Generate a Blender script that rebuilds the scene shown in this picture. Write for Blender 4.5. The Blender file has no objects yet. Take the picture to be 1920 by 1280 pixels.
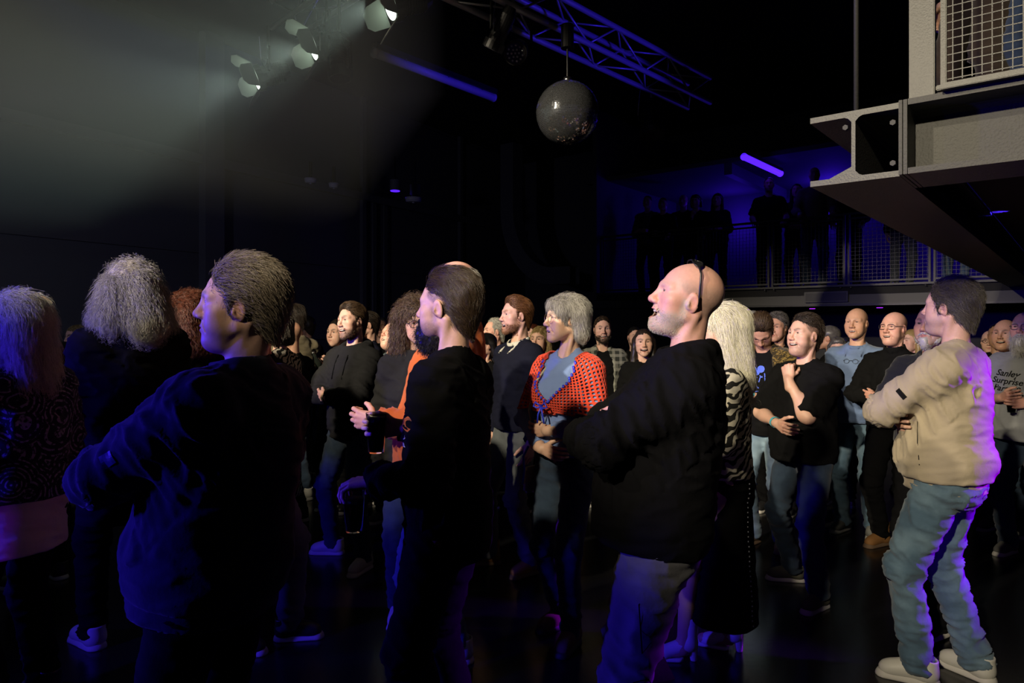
import bpy, bmesh, math, random
import numpy as np
from mathutils import Matrix, Vector

# ================================================================== camera, world, lights, exposure
scene = bpy.context.scene
C = scene.collection
FPX, CAM_Z, HORIZON = 1280., 1.62, 610.          # focal length in pixels of the 1920x1280 frame, eye height, horizon row
cam = bpy.data.objects.new('camera', bpy.data.cameras.new('camera')); C.objects.link(cam); scene.camera = cam
cam.location = (0, 0, CAM_Z); cam.rotation_euler = (math.pi/2, 0, 0)
cam.data.sensor_width = 36.; cam.data.lens = 36.*FPX/1920.; cam.data.shift_y = -(640.-HORIZON)/1920.; cam.data.clip_start = .05; cam.data.clip_end = 100
world = bpy.data.worlds.new('dark_hall'); scene.world = world; world.use_nodes = True
world.node_tree.nodes['Background'].inputs[0].default_value = (.55, .6, 1., 1); world.node_tree.nodes['Background'].inputs[1].default_value = .013
vs = scene.view_settings; vs.view_transform = 'Standard'; vs.look = 'None'; vs.exposure = 0.; vs.gamma = 1.; vs.use_curve_mapping = False
try: scene.cycles.volume_step_rate = 4.; scene.cycles.volume_bounces = 0; scene.cycles.max_bounces = 6; scene.cycles.diffuse_bounces = 2; scene.cycles.glossy_bounces = 3; scene.cycles.transmission_bounces = 5; scene.cycles.caustics_reflective = False; scene.cycles.caustics_refractive = False
except Exception: pass

def spot(name, loc, target, energy, col, angle, blend=.5, radius=.08):
    l = bpy.data.lights.new(name, 'SPOT'); l.energy = energy; l.color = col; l.spot_size = math.radians(angle); l.spot_blend = blend; l.shadow_soft_size = radius
    o = bpy.data.objects.new(name, l); C.objects.link(o); o.location = loc
    o.rotation_euler = (Vector(target)-Vector(loc)).to_track_quat('-Z', 'Y').to_euler(); return o
WARM = (1., .86, .62); BLUE = (.045, .02, 1.); VIOLET = (.28, .0, 1.)
# front-of-house wash: unseen lamps to the left of the camera, their lower edge kept above the front row
KEY = (-4.6, -.9, 4.9)
spot('key_wash_near', KEY, (1.6, 2.75, 2.00), 1050, WARM, 25, .6)
spot('key_wash_mid', (KEY[0]-.5, KEY[1]+.4, KEY[2]), (.2, 4.9, 1.90), 3000, WARM, 30, .6)
spot('key_wash_centre', (-2.9, -2.2, 4.8), (.22, 3.6, 1.42), 1700, WARM, 17, .6)  # added to light the woman in the shawl, between the other cones
spot('key_wash_left', (-4.9, -1.0, 4.9), (-1.6, 5.7, 1.55), 3200, WARM, 17, .5)  # added to brighten the dim group further left
spot('key_wash_far', (-2.4, -2.4, 3.9), (2.7, 4.2, 1.30), 1500, WARM, 29, .6)
# blue stage light from the left
spot('blue_stage_wash', (-5.2, 2.6, 1.9), (-.9, 2.4, 1.30), 560, BLUE, 48, .6, .15)
spot('blue_stage_side', (-4.6, .4, 2.2), (-.9, 2.9, .9), 720, BLUE, 50, .7, .15)
spot('blue_truss_wash', (3.3, 4.5, 2.4), (.75, 6.1, 4.0), 620, BLUE, 32, .5, .1)
spot('wall_fill', (-4.6, 1.2, 2.6), (-4.2, 10.5, 2.7), 170, (.45, .45, .8), 62, 1., .2)  # fill lamp added to lift the dark left wall
# violet light from the right, behind the man in the beige sweater
spot('violet_side_lamp', (5.0, 3.15, 1.75), (2.3, 3.1, .95), 1500, VIOLET, 25, .4, .06)
spot('violet_back_lamp', (5.6, 6.0, 1.9), (4.85, 6.95, 1.62), 14, (.5, .02, 1.), 22, .6, .05)
# ------------------------------------------------------------------ small helpers and materials
def tag(o, label=None, cat=None, group=None, kind=None):
    if label: o['label'] = label
    if cat: o['category'] = cat
    if group: o['group'] = group
    if kind: o['kind'] = kind
    return o
def empty(name, loc=(0, 0, 0), rz=0., label=None, cat=None, group=None):
    o = bpy.data.objects.new(name, None); C.objects.link(o); o.location = loc; o.rotation_euler = (0, 0, rz); o.empty_display_size = .1
    return tag(o, label, cat, group)
def bm_obj(name, bm, material, parent=None, smooth=False):
    me = bpy.data.meshes.new(name); bm.to_mesh(me); bm.free()
    if smooth:
        for p in me.polygons: p.use_smooth = True
    me.materials.append(material)
    o = bpy.data.objects.new(name, me); C.objects.link(o)
    if parent is not None: o.parent = parent
    return o
def add_box(bm, c, size, M=None, bevel=0.):
    r = bmesh.ops.create_cube(bm, size=1.)
    for v in r['verts']:
        p = Vector((v.co.x*size[0], v.co.y*size[1], v.co.z*size[2]))
        if M is not None: p = M @ p
        v.co = p+Vector(c)
    if bevel:
        es = list({e for v in r['verts'] for e in v.link_edges})
        bmesh.ops.bevel(bm, geom=es, offset=bevel, segments=2, affect='EDGES')
def add_cyl(bm, a, b, r, n=12, r2=None, cap=True):
    a, b = Vector(a), Vector(b); d = b-a
    M = Matrix.Translation((a+b)/2) @ d.to_track_quat('Z', 'Y').to_matrix().to_4x4()
    bmesh.ops.create_cone(bm, cap_ends=cap, segments=n, radius1=r, radius2=r if r2 is None else r2, depth=d.length, matrix=M)
def nodes(name):
    m = bpy.data.materials.new(name); m.use_nodes = True; nt = m.node_tree
    return m, nt, nt.nodes['Principled BSDF']
def simple(name, col, rough=.6, metal=0., spec=.5, emit=None, es=0., alpha=None, bump=None, trans=None):
    m, nt, b = nodes(name)
    b.inputs['Base Color'].default_value = (*col, 1); b.inputs['Roughness'].default_value = rough; b.inputs['Metallic'].default_value = metal
    b.inputs['Specular IOR Level'].default_value = spec
    if emit: b.inputs['Emission Color'].default_value = (*emit, 1); b.inputs['Emission Strength'].default_value = es
    if trans is not None: b.inputs['Transmission Weight'].default_value = trans
    if bump:
        tc = nt.nodes.new('ShaderNodeTexCoord'); nz = nt.nodes.new('ShaderNodeTexNoise'); bp = nt.nodes.new('ShaderNodeBump')
        nz.inputs['Scale'].default_value = bump[0]; nz.inputs['Detail'].default_value = 4; bp.inputs['Strength'].default_value = bump[1]; bp.inputs['Distance'].default_value = bump[2]
        nt.links.new(tc.outputs['Object'], nz.inputs['Vector']); nt.links.new(nz.outputs['Fac'], bp.inputs['Height']); nt.links.new(bp.outputs['Normal'], b.inputs['Normal'])
    return m
def cloth(name, col, col2=None, rough=.92, weave=900., wbump=.25, mottle=.12, pattern=None, sheen=.15, spec=.2):
    """fabric: fine weave relief, slight mottling, optional printed pattern"""
    m, nt, b = nodes(name); N, Lk = nt.nodes, nt.links
    b.inputs['Roughness'].default_value = rough; b.inputs['Specular IOR Level'].default_value = spec; b.inputs['Sheen Weight'].default_value = sheen; b.inputs['Sheen Roughness'].default_value = .5
    if max(col) < .03: b.inputs['Sheen Weight'].default_value = 0.; b.inputs['Specular IOR Level'].default_value = .10
    tc = N.new('ShaderNodeTexCoord')
    def mix(a, bb, f):
        x = N.new('ShaderNodeMix'); x.data_type = 'RGBA'
        for s_, val in (('A', a), ('B', bb)):
            sk = [i for i in x.inputs if i.name == s_ and i.type == 'RGBA'][0]
            if isinstance(val, tuple): sk.default_value = (*val, 1)
            else: Lk.new(val, sk)
        if isinstance(f, float): x.inputs[0].default_value = f
        else: Lk.new(f, x.inputs[0])
        return [o for o in x.outputs if o.type == 'RGBA'][0]
    nz = N.new('ShaderNodeTexNoise'); nz.inputs['Scale'].default_value = 14; nz.inputs['Detail'].default_value = 5
    Lk.new(tc.outputs['Object'], nz.inputs['Vector'])
    dark = tuple(c*(1-mottle*2) for c in col); light = tuple(min(1, c*(1+mottle*1.6)) for c in col)
    base = mix(dark, light, nz.outputs['Fac'])
    def ramp(src, e0, e1):
        r = N.new('ShaderNodeValToRGB'); r.color_ramp.elements[0].position = e0; r.color_ramp.elements[1].position = e1; Lk.new(src, r.inputs[0]); return r.outputs[0]
    if pattern == 'zebra':
        w = N.new('ShaderNodeTexWave'); w.bands_direction = 'Z'; w.inputs['Scale'].default_value = 9; w.inputs['Distortion'].default_value = 9; w.inputs['Detail'].default_value = 1.5; w.inputs['Detail Scale'].default_value = 1.6
        mp = N.new('ShaderNodeMapping'); mp.inputs['Rotation'].default_value = (.3, .5, .2); Lk.new(tc.outputs['Object'], mp.inputs[0]); Lk.new(mp.outputs[0], w.inputs['Vector'])
        base = mix(base, col2, ramp(w.outputs['Fac'], .46, .54))
    elif pattern == 'plaid':
        acc = None
        for dr, sc in (('X', 5.), ('Z', 5.), ('Y', 5.)):
            w = N.new('ShaderNodeTexWave'); w.bands_direction = dr; w.inputs['Scale'].default_value = sc; w.inputs['Distortion'].default_value = .3
            Lk.new(tc.outputs['Object'], w.inputs['Vector'])
            base = mix(base, col2, (lambda o: o)(_scale(nt, ramp(w.outputs['Fac'], .62, .70), .42)))
    elif pattern == 'camo':
        n2 = N.new('ShaderNodeTexNoise'); n2.inputs['Scale'].default_value = 30; n2.inputs['Detail'].default_value = 3; n2.inputs['Distortion'].default_value = 2.2
        Lk.new(tc.outputs['Object'], n2.inputs['Vector']); base = mix(base, col2, ramp(n2.outputs['Fac'], .50, .56))
    elif pattern == 'jeans':
        n2 = N.new('ShaderNodeTexNoise'); n2.inputs['Scale'].default_value = 5; n2.inputs['Detail'].default_value = 6; Lk.new(tc.outputs['Object'], n2.inputs['Vector'])
        base = mix(base, col2, _scale(nt, ramp(n2.outputs['Fac'], .42, .72), .8))
    elif pattern == 'medal':     # round printed medallions
        v = N.new('ShaderNodeTexVoronoi'); v.inputs['Scale'].default_value = 6.5; v.inputs['Randomness'].default_value = .7; Lk.new(tc.outputs['Object'], v.inputs['Vector'])
        mt = N.new('ShaderNodeMath'); mt.operation = 'MULTIPLY'; mt.inputs[1].default_value = 62; Lk.new(v.outputs['Distance'], mt.inputs[0])
        sn = N.new('ShaderNodeMath'); sn.operation = 'SINE'; Lk.new(mt.outputs[0], sn.inputs[0])
        n2 = N.new('ShaderNodeTexNoise'); n2.inputs['Scale'].default_value = 70; Lk.new(tc.outputs['Object'], n2.inputs['Vector'])
        ad = N.new('ShaderNodeMath'); ad.operation = 'MULTIPLY'; Lk.new(ramp(sn.outputs[0], .35, .6), ad.inputs[0]); Lk.new(ramp(n2.outputs['Fac'], .42, .55), ad.inputs[1])
        base = mix(base, col2, ad.outputs[0])
    Lk.new(base, b.inputs['Base Color'])
    n3 = N.new('ShaderNodeTexNoise'); n3.inputs['Scale'].default_value = weave; n3.inputs['Detail'].default_value = 2; Lk.new(tc.outputs['Object'], n3.inputs['Vector'])
    n4 = N.new('ShaderNodeTexNoise'); n4.inputs['Scale'].default_value = 60; n4.inputs['Detail'].default_value = 4; Lk.new(tc.outputs['Object'], n4.inputs['Vector'])
    b1 = N.new('ShaderNodeBump'); b1.inputs['Strength'].default_value = wbump; b1.inputs['Distance'].default_value = .001; Lk.new(n3.outputs['Fac'], b1.inputs['Height'])
    b2 = N.new('ShaderNodeBump'); b2.inputs['Strength'].default_value = .35; b2.inputs['Distance'].default_value = .004; Lk.new(n4.outputs['Fac'], b2.inputs['Height']); Lk.new(b1.outputs[0], b2.inputs['Normal'])
    Lk.new(b2.outputs[0], b.inputs['Normal'])
    return m
def _scale(nt, src, f):
    mt = nt.nodes.new('ShaderNodeMath'); mt.operation = 'MULTIPLY'; mt.inputs[1].default_value = f; nt.links.new(src, mt.inputs[0]); return mt.outputs[0]
BASE = {}
def hairmat(name, c1, c2, rough=.38, spec=.5):
    if not name.endswith('_base'): BASE[name] = hairmat(name+'_base', tuple(c*.55 for c in c1), tuple((a*2+b)/3*.7 for a, b in zip(c1, c2)), .7, .15)  # darker cap colour stands in for shade between the strands
    m, nt, b = nodes(name); N, Lk = nt.nodes, nt.links
    b.inputs['Roughness'].default_value = rough; b.inputs['Specular IOR Level'].default_value = spec
    hi = N.new('ShaderNodeHairInfo'); tc = N.new('ShaderNodeTexCoord'); nz = N.new('ShaderNodeTexNoise'); nz.inputs['Scale'].default_value = 45; nz.inputs['Detail'].default_value = 4
    Lk.new(tc.outputs['Object'], nz.inputs['Vector'])
    ad = N.new('ShaderNodeMath'); ad.operation = 'MULTIPLY_ADD'; ad.inputs[1].default_value = .75; ad.use_clamp = True
    Lk.new(hi.outputs['Random'], ad.inputs[0]); mm = N.new('ShaderNodeMath'); mm.operation = 'MULTIPLY'; mm.inputs[1].default_value = .5; Lk.new(nz.outputs['Fac'], mm.inputs[0]); Lk.new(mm.outputs[0], ad.inputs[2])
    x = N.new('ShaderNodeMix'); x.data_type = 'RGBA'; Lk.new(ad.outputs[0], x.inputs[0])
    ins = [i for i in x.inputs if i.type == 'RGBA']; ins[0].default_value = (*c1, 1); ins[1].default_value = (*c2, 1)
    Lk.new([o for o in x.outputs if o.type == 'RGBA'][0], b.inputs['Base Color'])
    return m
MAT = {}
def make_skin():
    m, nt, b = nodes('skin'); N, Lk = nt.nodes, nt.links
    at = N.new('ShaderNodeVertexColor'); at.layer_name = 'Col'; Lk.new(at.outputs[0], b.inputs['Base Color'])
    b.inputs['Roughness'].default_value = .48; b.inputs['Specular IOR Level'].default_value = .38
    b.inputs['Subsurface Weight'].default_value = .12; b.inputs['Subsurface Radius'].default_value = (.012, .005, .003); b.inputs['Subsurface Scale'].default_value = .6
    tc = N.new('ShaderNodeTexCoord'); n1 = N.new('ShaderNodeTexNoise'); n1.inputs['Scale'].default_value = 420; n1.inputs['Detail'].default_value = 3; Lk.new(tc.outputs['Object'], n1.inputs['Vector'])
    n2 = N.new('ShaderNodeTexNoise'); n2.inputs['Scale'].default_value = 55; n2.inputs['Detail'].default_value = 3; Lk.new(tc.outputs['Object'], n2.inputs['Vector'])
    b1 = N.new('ShaderNodeBump'); b1.inputs['Strength'].default_value = .25; b1.inputs['Distance'].default_value = .0008; Lk.new(n1.outputs['Fac'], b1.inputs['Height'])
    b2 = N.new('ShaderNodeBump'); b2.inputs['Strength'].default_value = .3; b2.inputs['Distance'].default_value = .0025; Lk.new(n2.outputs['Fac'], b2.inputs['Height']); Lk.new(b1.outputs[0], b2.inputs['Normal'])
    Lk.new(b2.outputs[0], b.inputs['Normal'])
    return m
MAT['skin'] = make_skin()
def make_vc(name, rough):
    m, nt, b = nodes(name); at = nt.nodes.new('ShaderNodeVertexColor'); at.layer_name = 'Col'; nt.links.new(at.outputs[0], b.inputs['Base Color'])
    b.inputs['Roughness'].default_value = rough; return m
MAT['eye'] = make_vc('eye', .12)
MAT['teeth'] = simple('teeth', (.72, .66, .55), .25)
MAT['sole_white'] = simple('sole_white', (.62, .60, .55), .6)
MAT['sole_dark'] = simple('sole_dark', (.015, .015, .016), .6)
MAT['black_plastic'] = simple('black_plastic', (.012, .012, .013), .35)
MAT['steel'] = simple('steel', (.6, .6, .6), .3, 1.)
# ------------------------------------------------------------------ the hall
U = Vector((math.sin(math.radians(41)), math.cos(math.radians(41)), 0)); Vd = Vector((.777, -.629, 0))   # the hall's two directions
MAT['wall'] = simple('wall_black_paint', (.11, .112, .122), .75, bump=(6, .15, .01))
MAT['wall2'] = simple('wall_trim_black', (.13, .132, .145), .6)
MAT['floor'] = simple('floor_black', (.006, .006, .007), .22, spec=.45, bump=(30, .12, .004))
MAT['ceiling'] = simple('ceiling_black', (.020, .020, .022), .9)
MAT['beam'] = simple('beam_dark_paint', (.034, .034, .030), .58, .0, bump=(120, .6, .003))
MAT['beam_end'] = simple('beam_grey_edge', (.055, .055, .049), .45, .2, bump=(160, .5, .002))
MAT['rail'] = simple('rail_grey', (.045, .045, .043), .45, .3)
MAT['alu'] = simple('truss_aluminium', (.42, .42, .44), .4, .4)
MAT['lampblack'] = simple('lamp_black', (.012, .012, .013), .45, .2)
MAT['white_plastic'] = simple('white_plastic', (.62, .60, .68), .4)
MAT['rust'] = simple('primer_brown', (.035, .014, .008), .7)
def quad_box(bm, p0, p1, z0, z1, th):
    """vertical slab from p0 to p1 (xy), thickness th behind it"""
    p0, p1 = Vector((*p0, 0)), Vector((*p1, 0)); d = (p1-p0); L = d.length; d.normalize(); n = Vector((-d.y, d.x, 0))
    M = Matrix((d, n, Vector((0, 0, 1)))).transposed()
    add_box(bm, (p0+p1)/2+n*th/2+Vector((0, 0, (z0+z1)/2)), (L, th, z1-z0), M)
def struct(name, bm, mat, parent=None):
    o = bm_obj(name, bm, mat, parent)
    if parent is None: tag(o, kind='structure')
    return o
bm = bmesh.new(); add_box(bm, (0, 6, -.05), (30, 32, .1)); o = struct('floor', bm, MAT['floor']); o['label'] = 'black glossy dance floor under the crowd'
bm = bmesh.new(); add_box(bm, (0, 6, 6.05), (30, 32, .1)); o = struct('ceiling', bm, MAT['ceiling']); o['label'] = 'black hall ceiling above the trusses'
# left wall: recedes to the right, made of large panels between steel columns
W0 = Vector((-6., 8., 0)); WD = Vector((.518, .855, 0)); WN = Vector((-WD.y, WD.x, 0))
def wp(t, off=0): p = W0+WD*t-WN*off; return (p.x, p.y)
bm = bmesh.new(); quad_box(bm, wp(-13, -.06), wp(12.6, -.06), 0, 6, .1); wl = struct('wall_left', bm, MAT['wall']); wl['label'] = 'black panelled side wall behind the crowd at left'
cols_t = [-12.6, -8.8, -5., -1.2, 2.72, 6.0, 9.2, 12.4]
for a, b in zip(cols_t[:-1], cols_t[1:]):
    for z0, z1 in ((.02, 1.36), (1.375, 2.69), (2.705, 4.02), (4.16, 5.9)):
        bm = bmesh.new(); quad_box(bm, wp(a+.008, -.0), wp(b-.008, -.0), z0, z1, .055); bm_obj('panel', bm, MAT['wall'], wl)
for t in cols_t:
    w = .16 if t == 2.72 else .05
    bm = bmesh.new(); quad_box(bm, wp(t-w, .16 if w > .1 else .08), wp(t+w, .16 if w > .1 else .08), 0, 6, .16 if w > .1 else .08); bm_obj('column', bm, MAT['wall2'], wl)
bm = bmesh.new(); quad_box(bm, wp(-13, .10), wp(12.4, .10), 4.02, 4.16, .1); bm_obj('ledge', bm, MAT['wall2'], wl)
# two slim service pipes
for t in (6.18, 6.5):
    bm = bmesh.new(); p = wp(t, .12); add_cyl(bm, (p[0], p[1], 0), (p[0], p[1], 4.0), .022, 8); bm_obj('pipe', bm, MAT['wall2'], wl, True)
# back wall
b0 = Vector((.36, 18.5, 0)); b1 = Vector((11.2, 9.72, 0))
bm = bmesh.new(); quad_box(bm, (b0.x-.4, b0.y+.32), (b1.x, b1.y), 0, 6, .12); wb = struct('wall_back', bm, MAT['wall']); wb['label'] = 'black rear wall behind the balcony'
# right wall
bm = bmesh.new(); quad_box(bm, (11., 9.4), (11., -9.), 0, 6, .12); o = struct('wall_right', bm, MAT['wall']); o['label'] = 'black side wall far to the right'
# rectangular ventilation duct curving down the rear wall
pts = []
for i in range(15):
    a = i/14*math.pi/2
    pts.append((0+1.35*(1-math.cos(a)) if False else 1.25*(1-math.cos(a)), 2.15-1.55*math.sin(a)))
pts = [(0, 3.6)]+[(0, 2.9)]+pts+[(1.7, .60)]
R0 = Vector((-.12, 15.2, 1.62+.45)); bd = (b1-b0).normalized()
bm = bmesh.new(); rows = []
for i, (a, z) in enumerate(pts):
    a0, z0 = pts[max(i-1, 0)]; a1, z1 = pts[min(i+1, len(pts)-1)]
    tx, tz = a1-a0, z1-z0; L = math.hypot(tx, tz); nx, nz = -tz/L, tx/L
    ring = []
    for s_, dy in ((-.18, 0), (.18, 0), (.18, .35), (-.18, .35)):
        p = R0+bd*(a+nx*s_)+Vector((0, 0, z+nz*s_))+Vector((bd.y*-1, bd.x, 0))*dy
        ring.append(bm.verts.new(p))
    rows.append(ring)
for r0, r1 in zip(rows[:-1], rows[1:]):
    for j in range(4): bm.faces.new((r0[j], r0[(j+1) % 4], r1[(j+1) % 4], r1[j]))
o = bm_obj('ventilation_duct', bm, MAT['wall2']); tag(o, 'black curved ventilation duct on the dark rear wall', 'duct')

# ------------------------------------------------------------------ far balcony
BZ = 2.20
B0 = Vector((1.60, 12.85, 0)); BD = Vd.copy()                       # front edge starts at the left end, runs right towards the camera
BL = 7.4
Bn = Vector((.629, .777, 0))                                        # away from the hall
def bp(t, back=0., z=0.): return B0+BD*t+Bn*back+Vector((0, 0, z))
Mb = Matrix((BD, Bn, Vector((0, 0, 1)))).transposed()
bm = bmesh.new(); add_box(bm, bp(BL/2, 1.7, BZ-.06), (BL, 3.4, .12), Mb); bd_ = struct('balcony_floor', bm, MAT['ceiling']); bd_['label'] = 'black floor slab of the far balcony'
bm = bmesh.new(); add_box(bm, bp(BL/2, .04, BZ-.14), (BL, .06, .27), Mb); bm_obj('fascia', bm, simple('fascia_grey', (.10, .10, .10), .6, bump=(4, .3, .02)), bd_)
bm = bmesh.new(); add_box(bm, bp(BL/2, -.02, BZ+.01), (BL, .10, .03), Mb); bm_obj('flange', bm, MAT['rail'], bd_)
bm = bmesh.new(); add_box(bm, bp(BL/2, -.02, BZ-.275), (BL, .14, .03), Mb); bm_obj('flange', bm, MAT['rail'], bd_)
bm = bmesh.new(); add_box(bm, bp(BL/2, 3.45, 3.9), (BL+1, .08, 3.6), Mb); bm_obj('rear_wall', bm, simple('balcony_wall_grey', (.11, .11, .12), .8), bd_)
bm = bmesh.new(); add_box(bm, bp(-.05, 1.7, 3.9), (.08, 3.4, 3.6), Mb); bm_obj('end_wall', bm, bpy.data.materials['balcony_wall_grey'], bd_)
bm = bmesh.new(); add_box(bm, bp(BL/2, 1.95, 4.44), (BL+1, 3.1, .08), Mb); bm_obj('soffit', bm, bpy.data.materials['balcony_wall_grey'], bd_)
for t in (2.35, 4.9):
    bm = bmesh.new(); add_box(bm, bp(t, 1.95, 4.31), (.14, 3.0, .2), Mb); bm_obj('soffit_beam', bm, MAT['wall2'], bd_)
# vent grille box on the fascia
gr = empty('speaker_box', bp(4.05, -.03, BZ-.15), math.atan2(BD.y, BD.x), 'slim black framed box on the grey balcony edge', 'box')
bm = bmesh.new(); add_box(bm, (0, 0, 0), (.62, .05, .16), bevel=.006); bm_obj('frame', bm, MAT['rail'], gr)
bm = bmesh.new(); add_box(bm, (0, -.022, 0), (.57, .02, .115)); bm_obj('front_panel', bm, MAT['lampblack'], gr)
# railing: posts, handrail, mesh infill bars
rl = empty('balcony_railing', bp(0, 0, BZ), 0, 'dark steel railing along the far balcony edge with mesh panels', 'railing')
posts = [.12, 2.05, 3.22, 4.33, 5.42, 6.6]
def rel(v): return v-Vector(rl.location)
for t in posts:
    for dt in (-.03, .03):
        bm = bmesh.new(); add_box(bm, rel(bp(t+dt, 0, BZ+.53)), (.028, .045, 1.06), Mb); bm_obj('post', bm, MAT['rail'], rl)
    for dt in (-.07, .07):
        bm = bmesh.new(); bmesh.ops.create_icosphere(bm, subdivisions=1, radius=.014, matrix=Matrix.Translation(rel(bp(t+dt, -.075, BZ-.02)))); bm_obj('bolt', bm, MAT['steel'], rl)
bm = bmesh.new(); add_box(bm, rel(bp(3.4, 0, BZ+1.07)), (6.6, .06, .03), Mb); bm_obj('handrail', bm, MAT['rail'], rl)
for a, b in zip(posts[:-1], posts[1:]):
    for z in (.07, 1.0):
        bm = bmesh.new(); add_box(bm, rel(bp((a+b)/2, 0, BZ+z)), (b-a-.09, .03, .025), Mb); bm_obj('panel_rail', bm, MAT['rail'], rl)
    bm = bmesh.new()
    n = int((b-a)/.055)
    for i in range(1, n):
        p = rel(bp(a+(b-a)*i/n, .0, BZ)); add_box(bm, p+Vector((0, 0, .535)), (.004, .004, .92), Mb)
    for i in range(1, 17): add_box(bm, rel(bp((a+b)/2, .0, BZ+.07+i*.055)), (b-a-.08, .004, .004), Mb)
    o = bm_obj('wire_infill', bm, MAT['rail'], rl); o['kind'] = 'stuff'
# balcony fluorescent tubes with blue gel: the lamps that wash the balcony
MAT['blue_tube'] = simple('blue_tube', (.02, .01, .3), .4, emit=(.06, .01, 1.), es=2.2)
def tube_lamp(name, a, b, label, mat, r=.035, group=None):
    a, b = Vector(a), Vector(b)
    e = empty(name, (a+b)/2, 0, label, 'lamp', group); d = (b-a)
    q = d.to_track_quat('Y', 'Z').to_matrix()
    bm = bmesh.new(); add_box(bm, q @ Vector((0, 0, .055)), (.10, d.length, .05), q); bm_obj('housing', bm, MAT['lampblack'], e)
    bm = bmesh.new(); add_cyl(bm, -d/2*.97, d/2*.97, r, 16); bm_obj('tube', bm, mat, e, True)
    for s_ in (-1, 1):
        bm = bmesh.new(); add_cyl(bm, d/2*.97*s_, d/2*s_, r*1.12, 16); bm_obj('end_cap', bm, MAT['white_plastic'] if mat.name != 'blue_tube' else mat, e, True)
    for k in (-.28, .06, .36):
        bm = bmesh.new(); c = d*k; add_box(bm, c+q @ Vector((0, 0, .03)), (.075, .012, .05), q); bm_obj('clip', bm, MAT['steel'], e)
    return e
tube_lamp('tube_lamp', (3.60, 10.6, 4.24), (4.63, 11.78, 4.24), 'glowing blue fluorescent tube lamp above the far balcony', MAT['blue_tube'], .05)
for i, (t, back, z, en) in enumerate(((1.5, 2.9, 3.8, 14), (3.4, 2.9, 4.0, 18), (5.3, 2.6, 3.0, 12))):
    l = bpy.data.lights.new('balcony_uplight', 'POINT'); l.energy = en; l.color = (.05, .01, 1.); l.shadow_soft_size = .12
    o = bpy.data.objects.new('balcony_uplight', l); C.objects.link(o); o.location = bp(t, back, z)
# violet spots below the balcony
for t, lb in ((1.2, 'above the white-haired man'), (2.5, 'left of the chin-holding man'), (3.6, 'above the blue button shirt'), (4.6, 'above the black turtleneck')):
    e = empty('ceiling_spot', bp(t, .9, 1.90), 0, 'small round violet ceiling spot '+lb, 'lamp', 'violet ceiling spots under the balcony')
    bm = bmesh.new(); add_cyl(bm, (0, 0, 0), (0, 0, .03), .06, 16); bm_obj('trim_ring', bm, MAT['lampblack'], e, True)
    bm = bmesh.new(); add_cyl(bm, (0, 0, -.006), (0, 0, .0), .045, 16); bm_obj('lens', bm, simple('violet_lens', (.2, .05, .5), .4, emit=(.30, .02, 1.), es=3.) if 'violet_lens' not in bpy.data.materials else bpy.data.materials['violet_lens'], e, True)
spot('violet_under_balcony', bp(2.2, 2.2, 1.9), bp(2.2, 2.0, 0), 10, (.4, .05, 1.), 120, .8)

# ------------------------------------------------------------------ near gallery: two I-beams meeting at a corner, deck, post, mesh panel
G0 = Vector((1.2, 2.4, 0)); GU = Vector((.643, .766, 0)); GV = Vd.copy()
ZB, ZT = 2.125, 2.375; FW = .288; TF = .020; TW = .013; BH = ZT-ZB
def ibeam(name, p0, d, side, L, parent, fil=True):
    """I-section from p0 along d; side = across direction; origin at the section's centre line bottom"""
    hw = FW/2; prof = [(-hw, 0), (hw, 0), (hw, TF), (TW+.016, TF), (TW+.005, TF+.005), (TW/2, TF+.018), (TW/2, BH-TF-.018), (TW+.005, BH-TF-.005), (TW+.016, BH-TF), (hw, BH-TF), (hw, BH), (-hw, BH),
             (-hw, BH-TF), (-TW-.016, BH-TF), (-TW-.005, BH-TF-.005), (-TW/2, BH-TF-.018), (-TW/2, TF+.018), (-TW-.005, TF+.005), (-TW-.016, TF), (-hw, TF)]
    bm = bmesh.new()
    A = [bm.verts.new(p0+side*x+Vector((0, 0, ZB+z))) for x, z in prof]; B = [bm.verts.new(p0+d*L+side*x+Vector((0, 0, ZB+z))) for x, z in prof]
    n = len(prof)
    for i in range(n): bm.faces.new((A[i], A[(i+1) % n], B[(i+1) % n], B[i]))
    fa = bm.faces.new(A[::-1]); bm.faces.new(B); bm.normal_update()
    bmesh.ops.recalc_face_normals(bm, faces=bm.faces)
    o = bm_obj(name, bm, MAT['beam'], parent); o.data.materials.append(MAT['beam_end'])
    o.data.polygons[n].material_index = 1
    return o
gal = empty('steel_gallery', (G0.x, G0.y, 0), 0, 'grey steel I-beam gallery corner overhead at right', 'gallery')
def grel(o): o.location = -Vector(gal.location); return o
grel(ibeam('long_beam', G0, GU, GV, 8.6, gal))
q0 = G0+GV*(FW/2+.028)+GU*.12
grel(ibeam('cross_beam', q0, GV, -GU, 2.4, gal))
Mg = Matrix((GV, GU, Vector((0, 0, 1)))).transposed()
for off, th in ((FW/2+.006, .011), (FW/2+.020, .012)):
    bm = bmesh.new(); add_box(bm, G0+GV*off+GU*.12+Vector((0, 0, (ZB+ZT)/2)), (th, FW, BH), Mg, .001); grel(bm_obj('end_plate', bm, MAT['beam'], gal))
bm = bmesh.new()                                                  # triangular stiffener on the left side of the web
vs_ = [G0-GV*x+GU*.05+Vector((0, 0, z)) for x, z in ((.006, ZB+TF), (.115, ZB+TF), (.006, ZB+.07))]; vs2 = [v+GU*.01 for v in vs_]
a = [bm.verts.new(v) for v in vs_]; b = [bm.verts.new(v) for v in vs2]; bm.faces.new(a); bm.faces.new(b[::-1])
for i in range(3): bm.faces.new((a[i], b[i], b[(i+1) % 3], a[(i+1) % 3]))
grel(bm_obj('stiffener', bm, MAT['beam_end'], gal))
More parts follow.
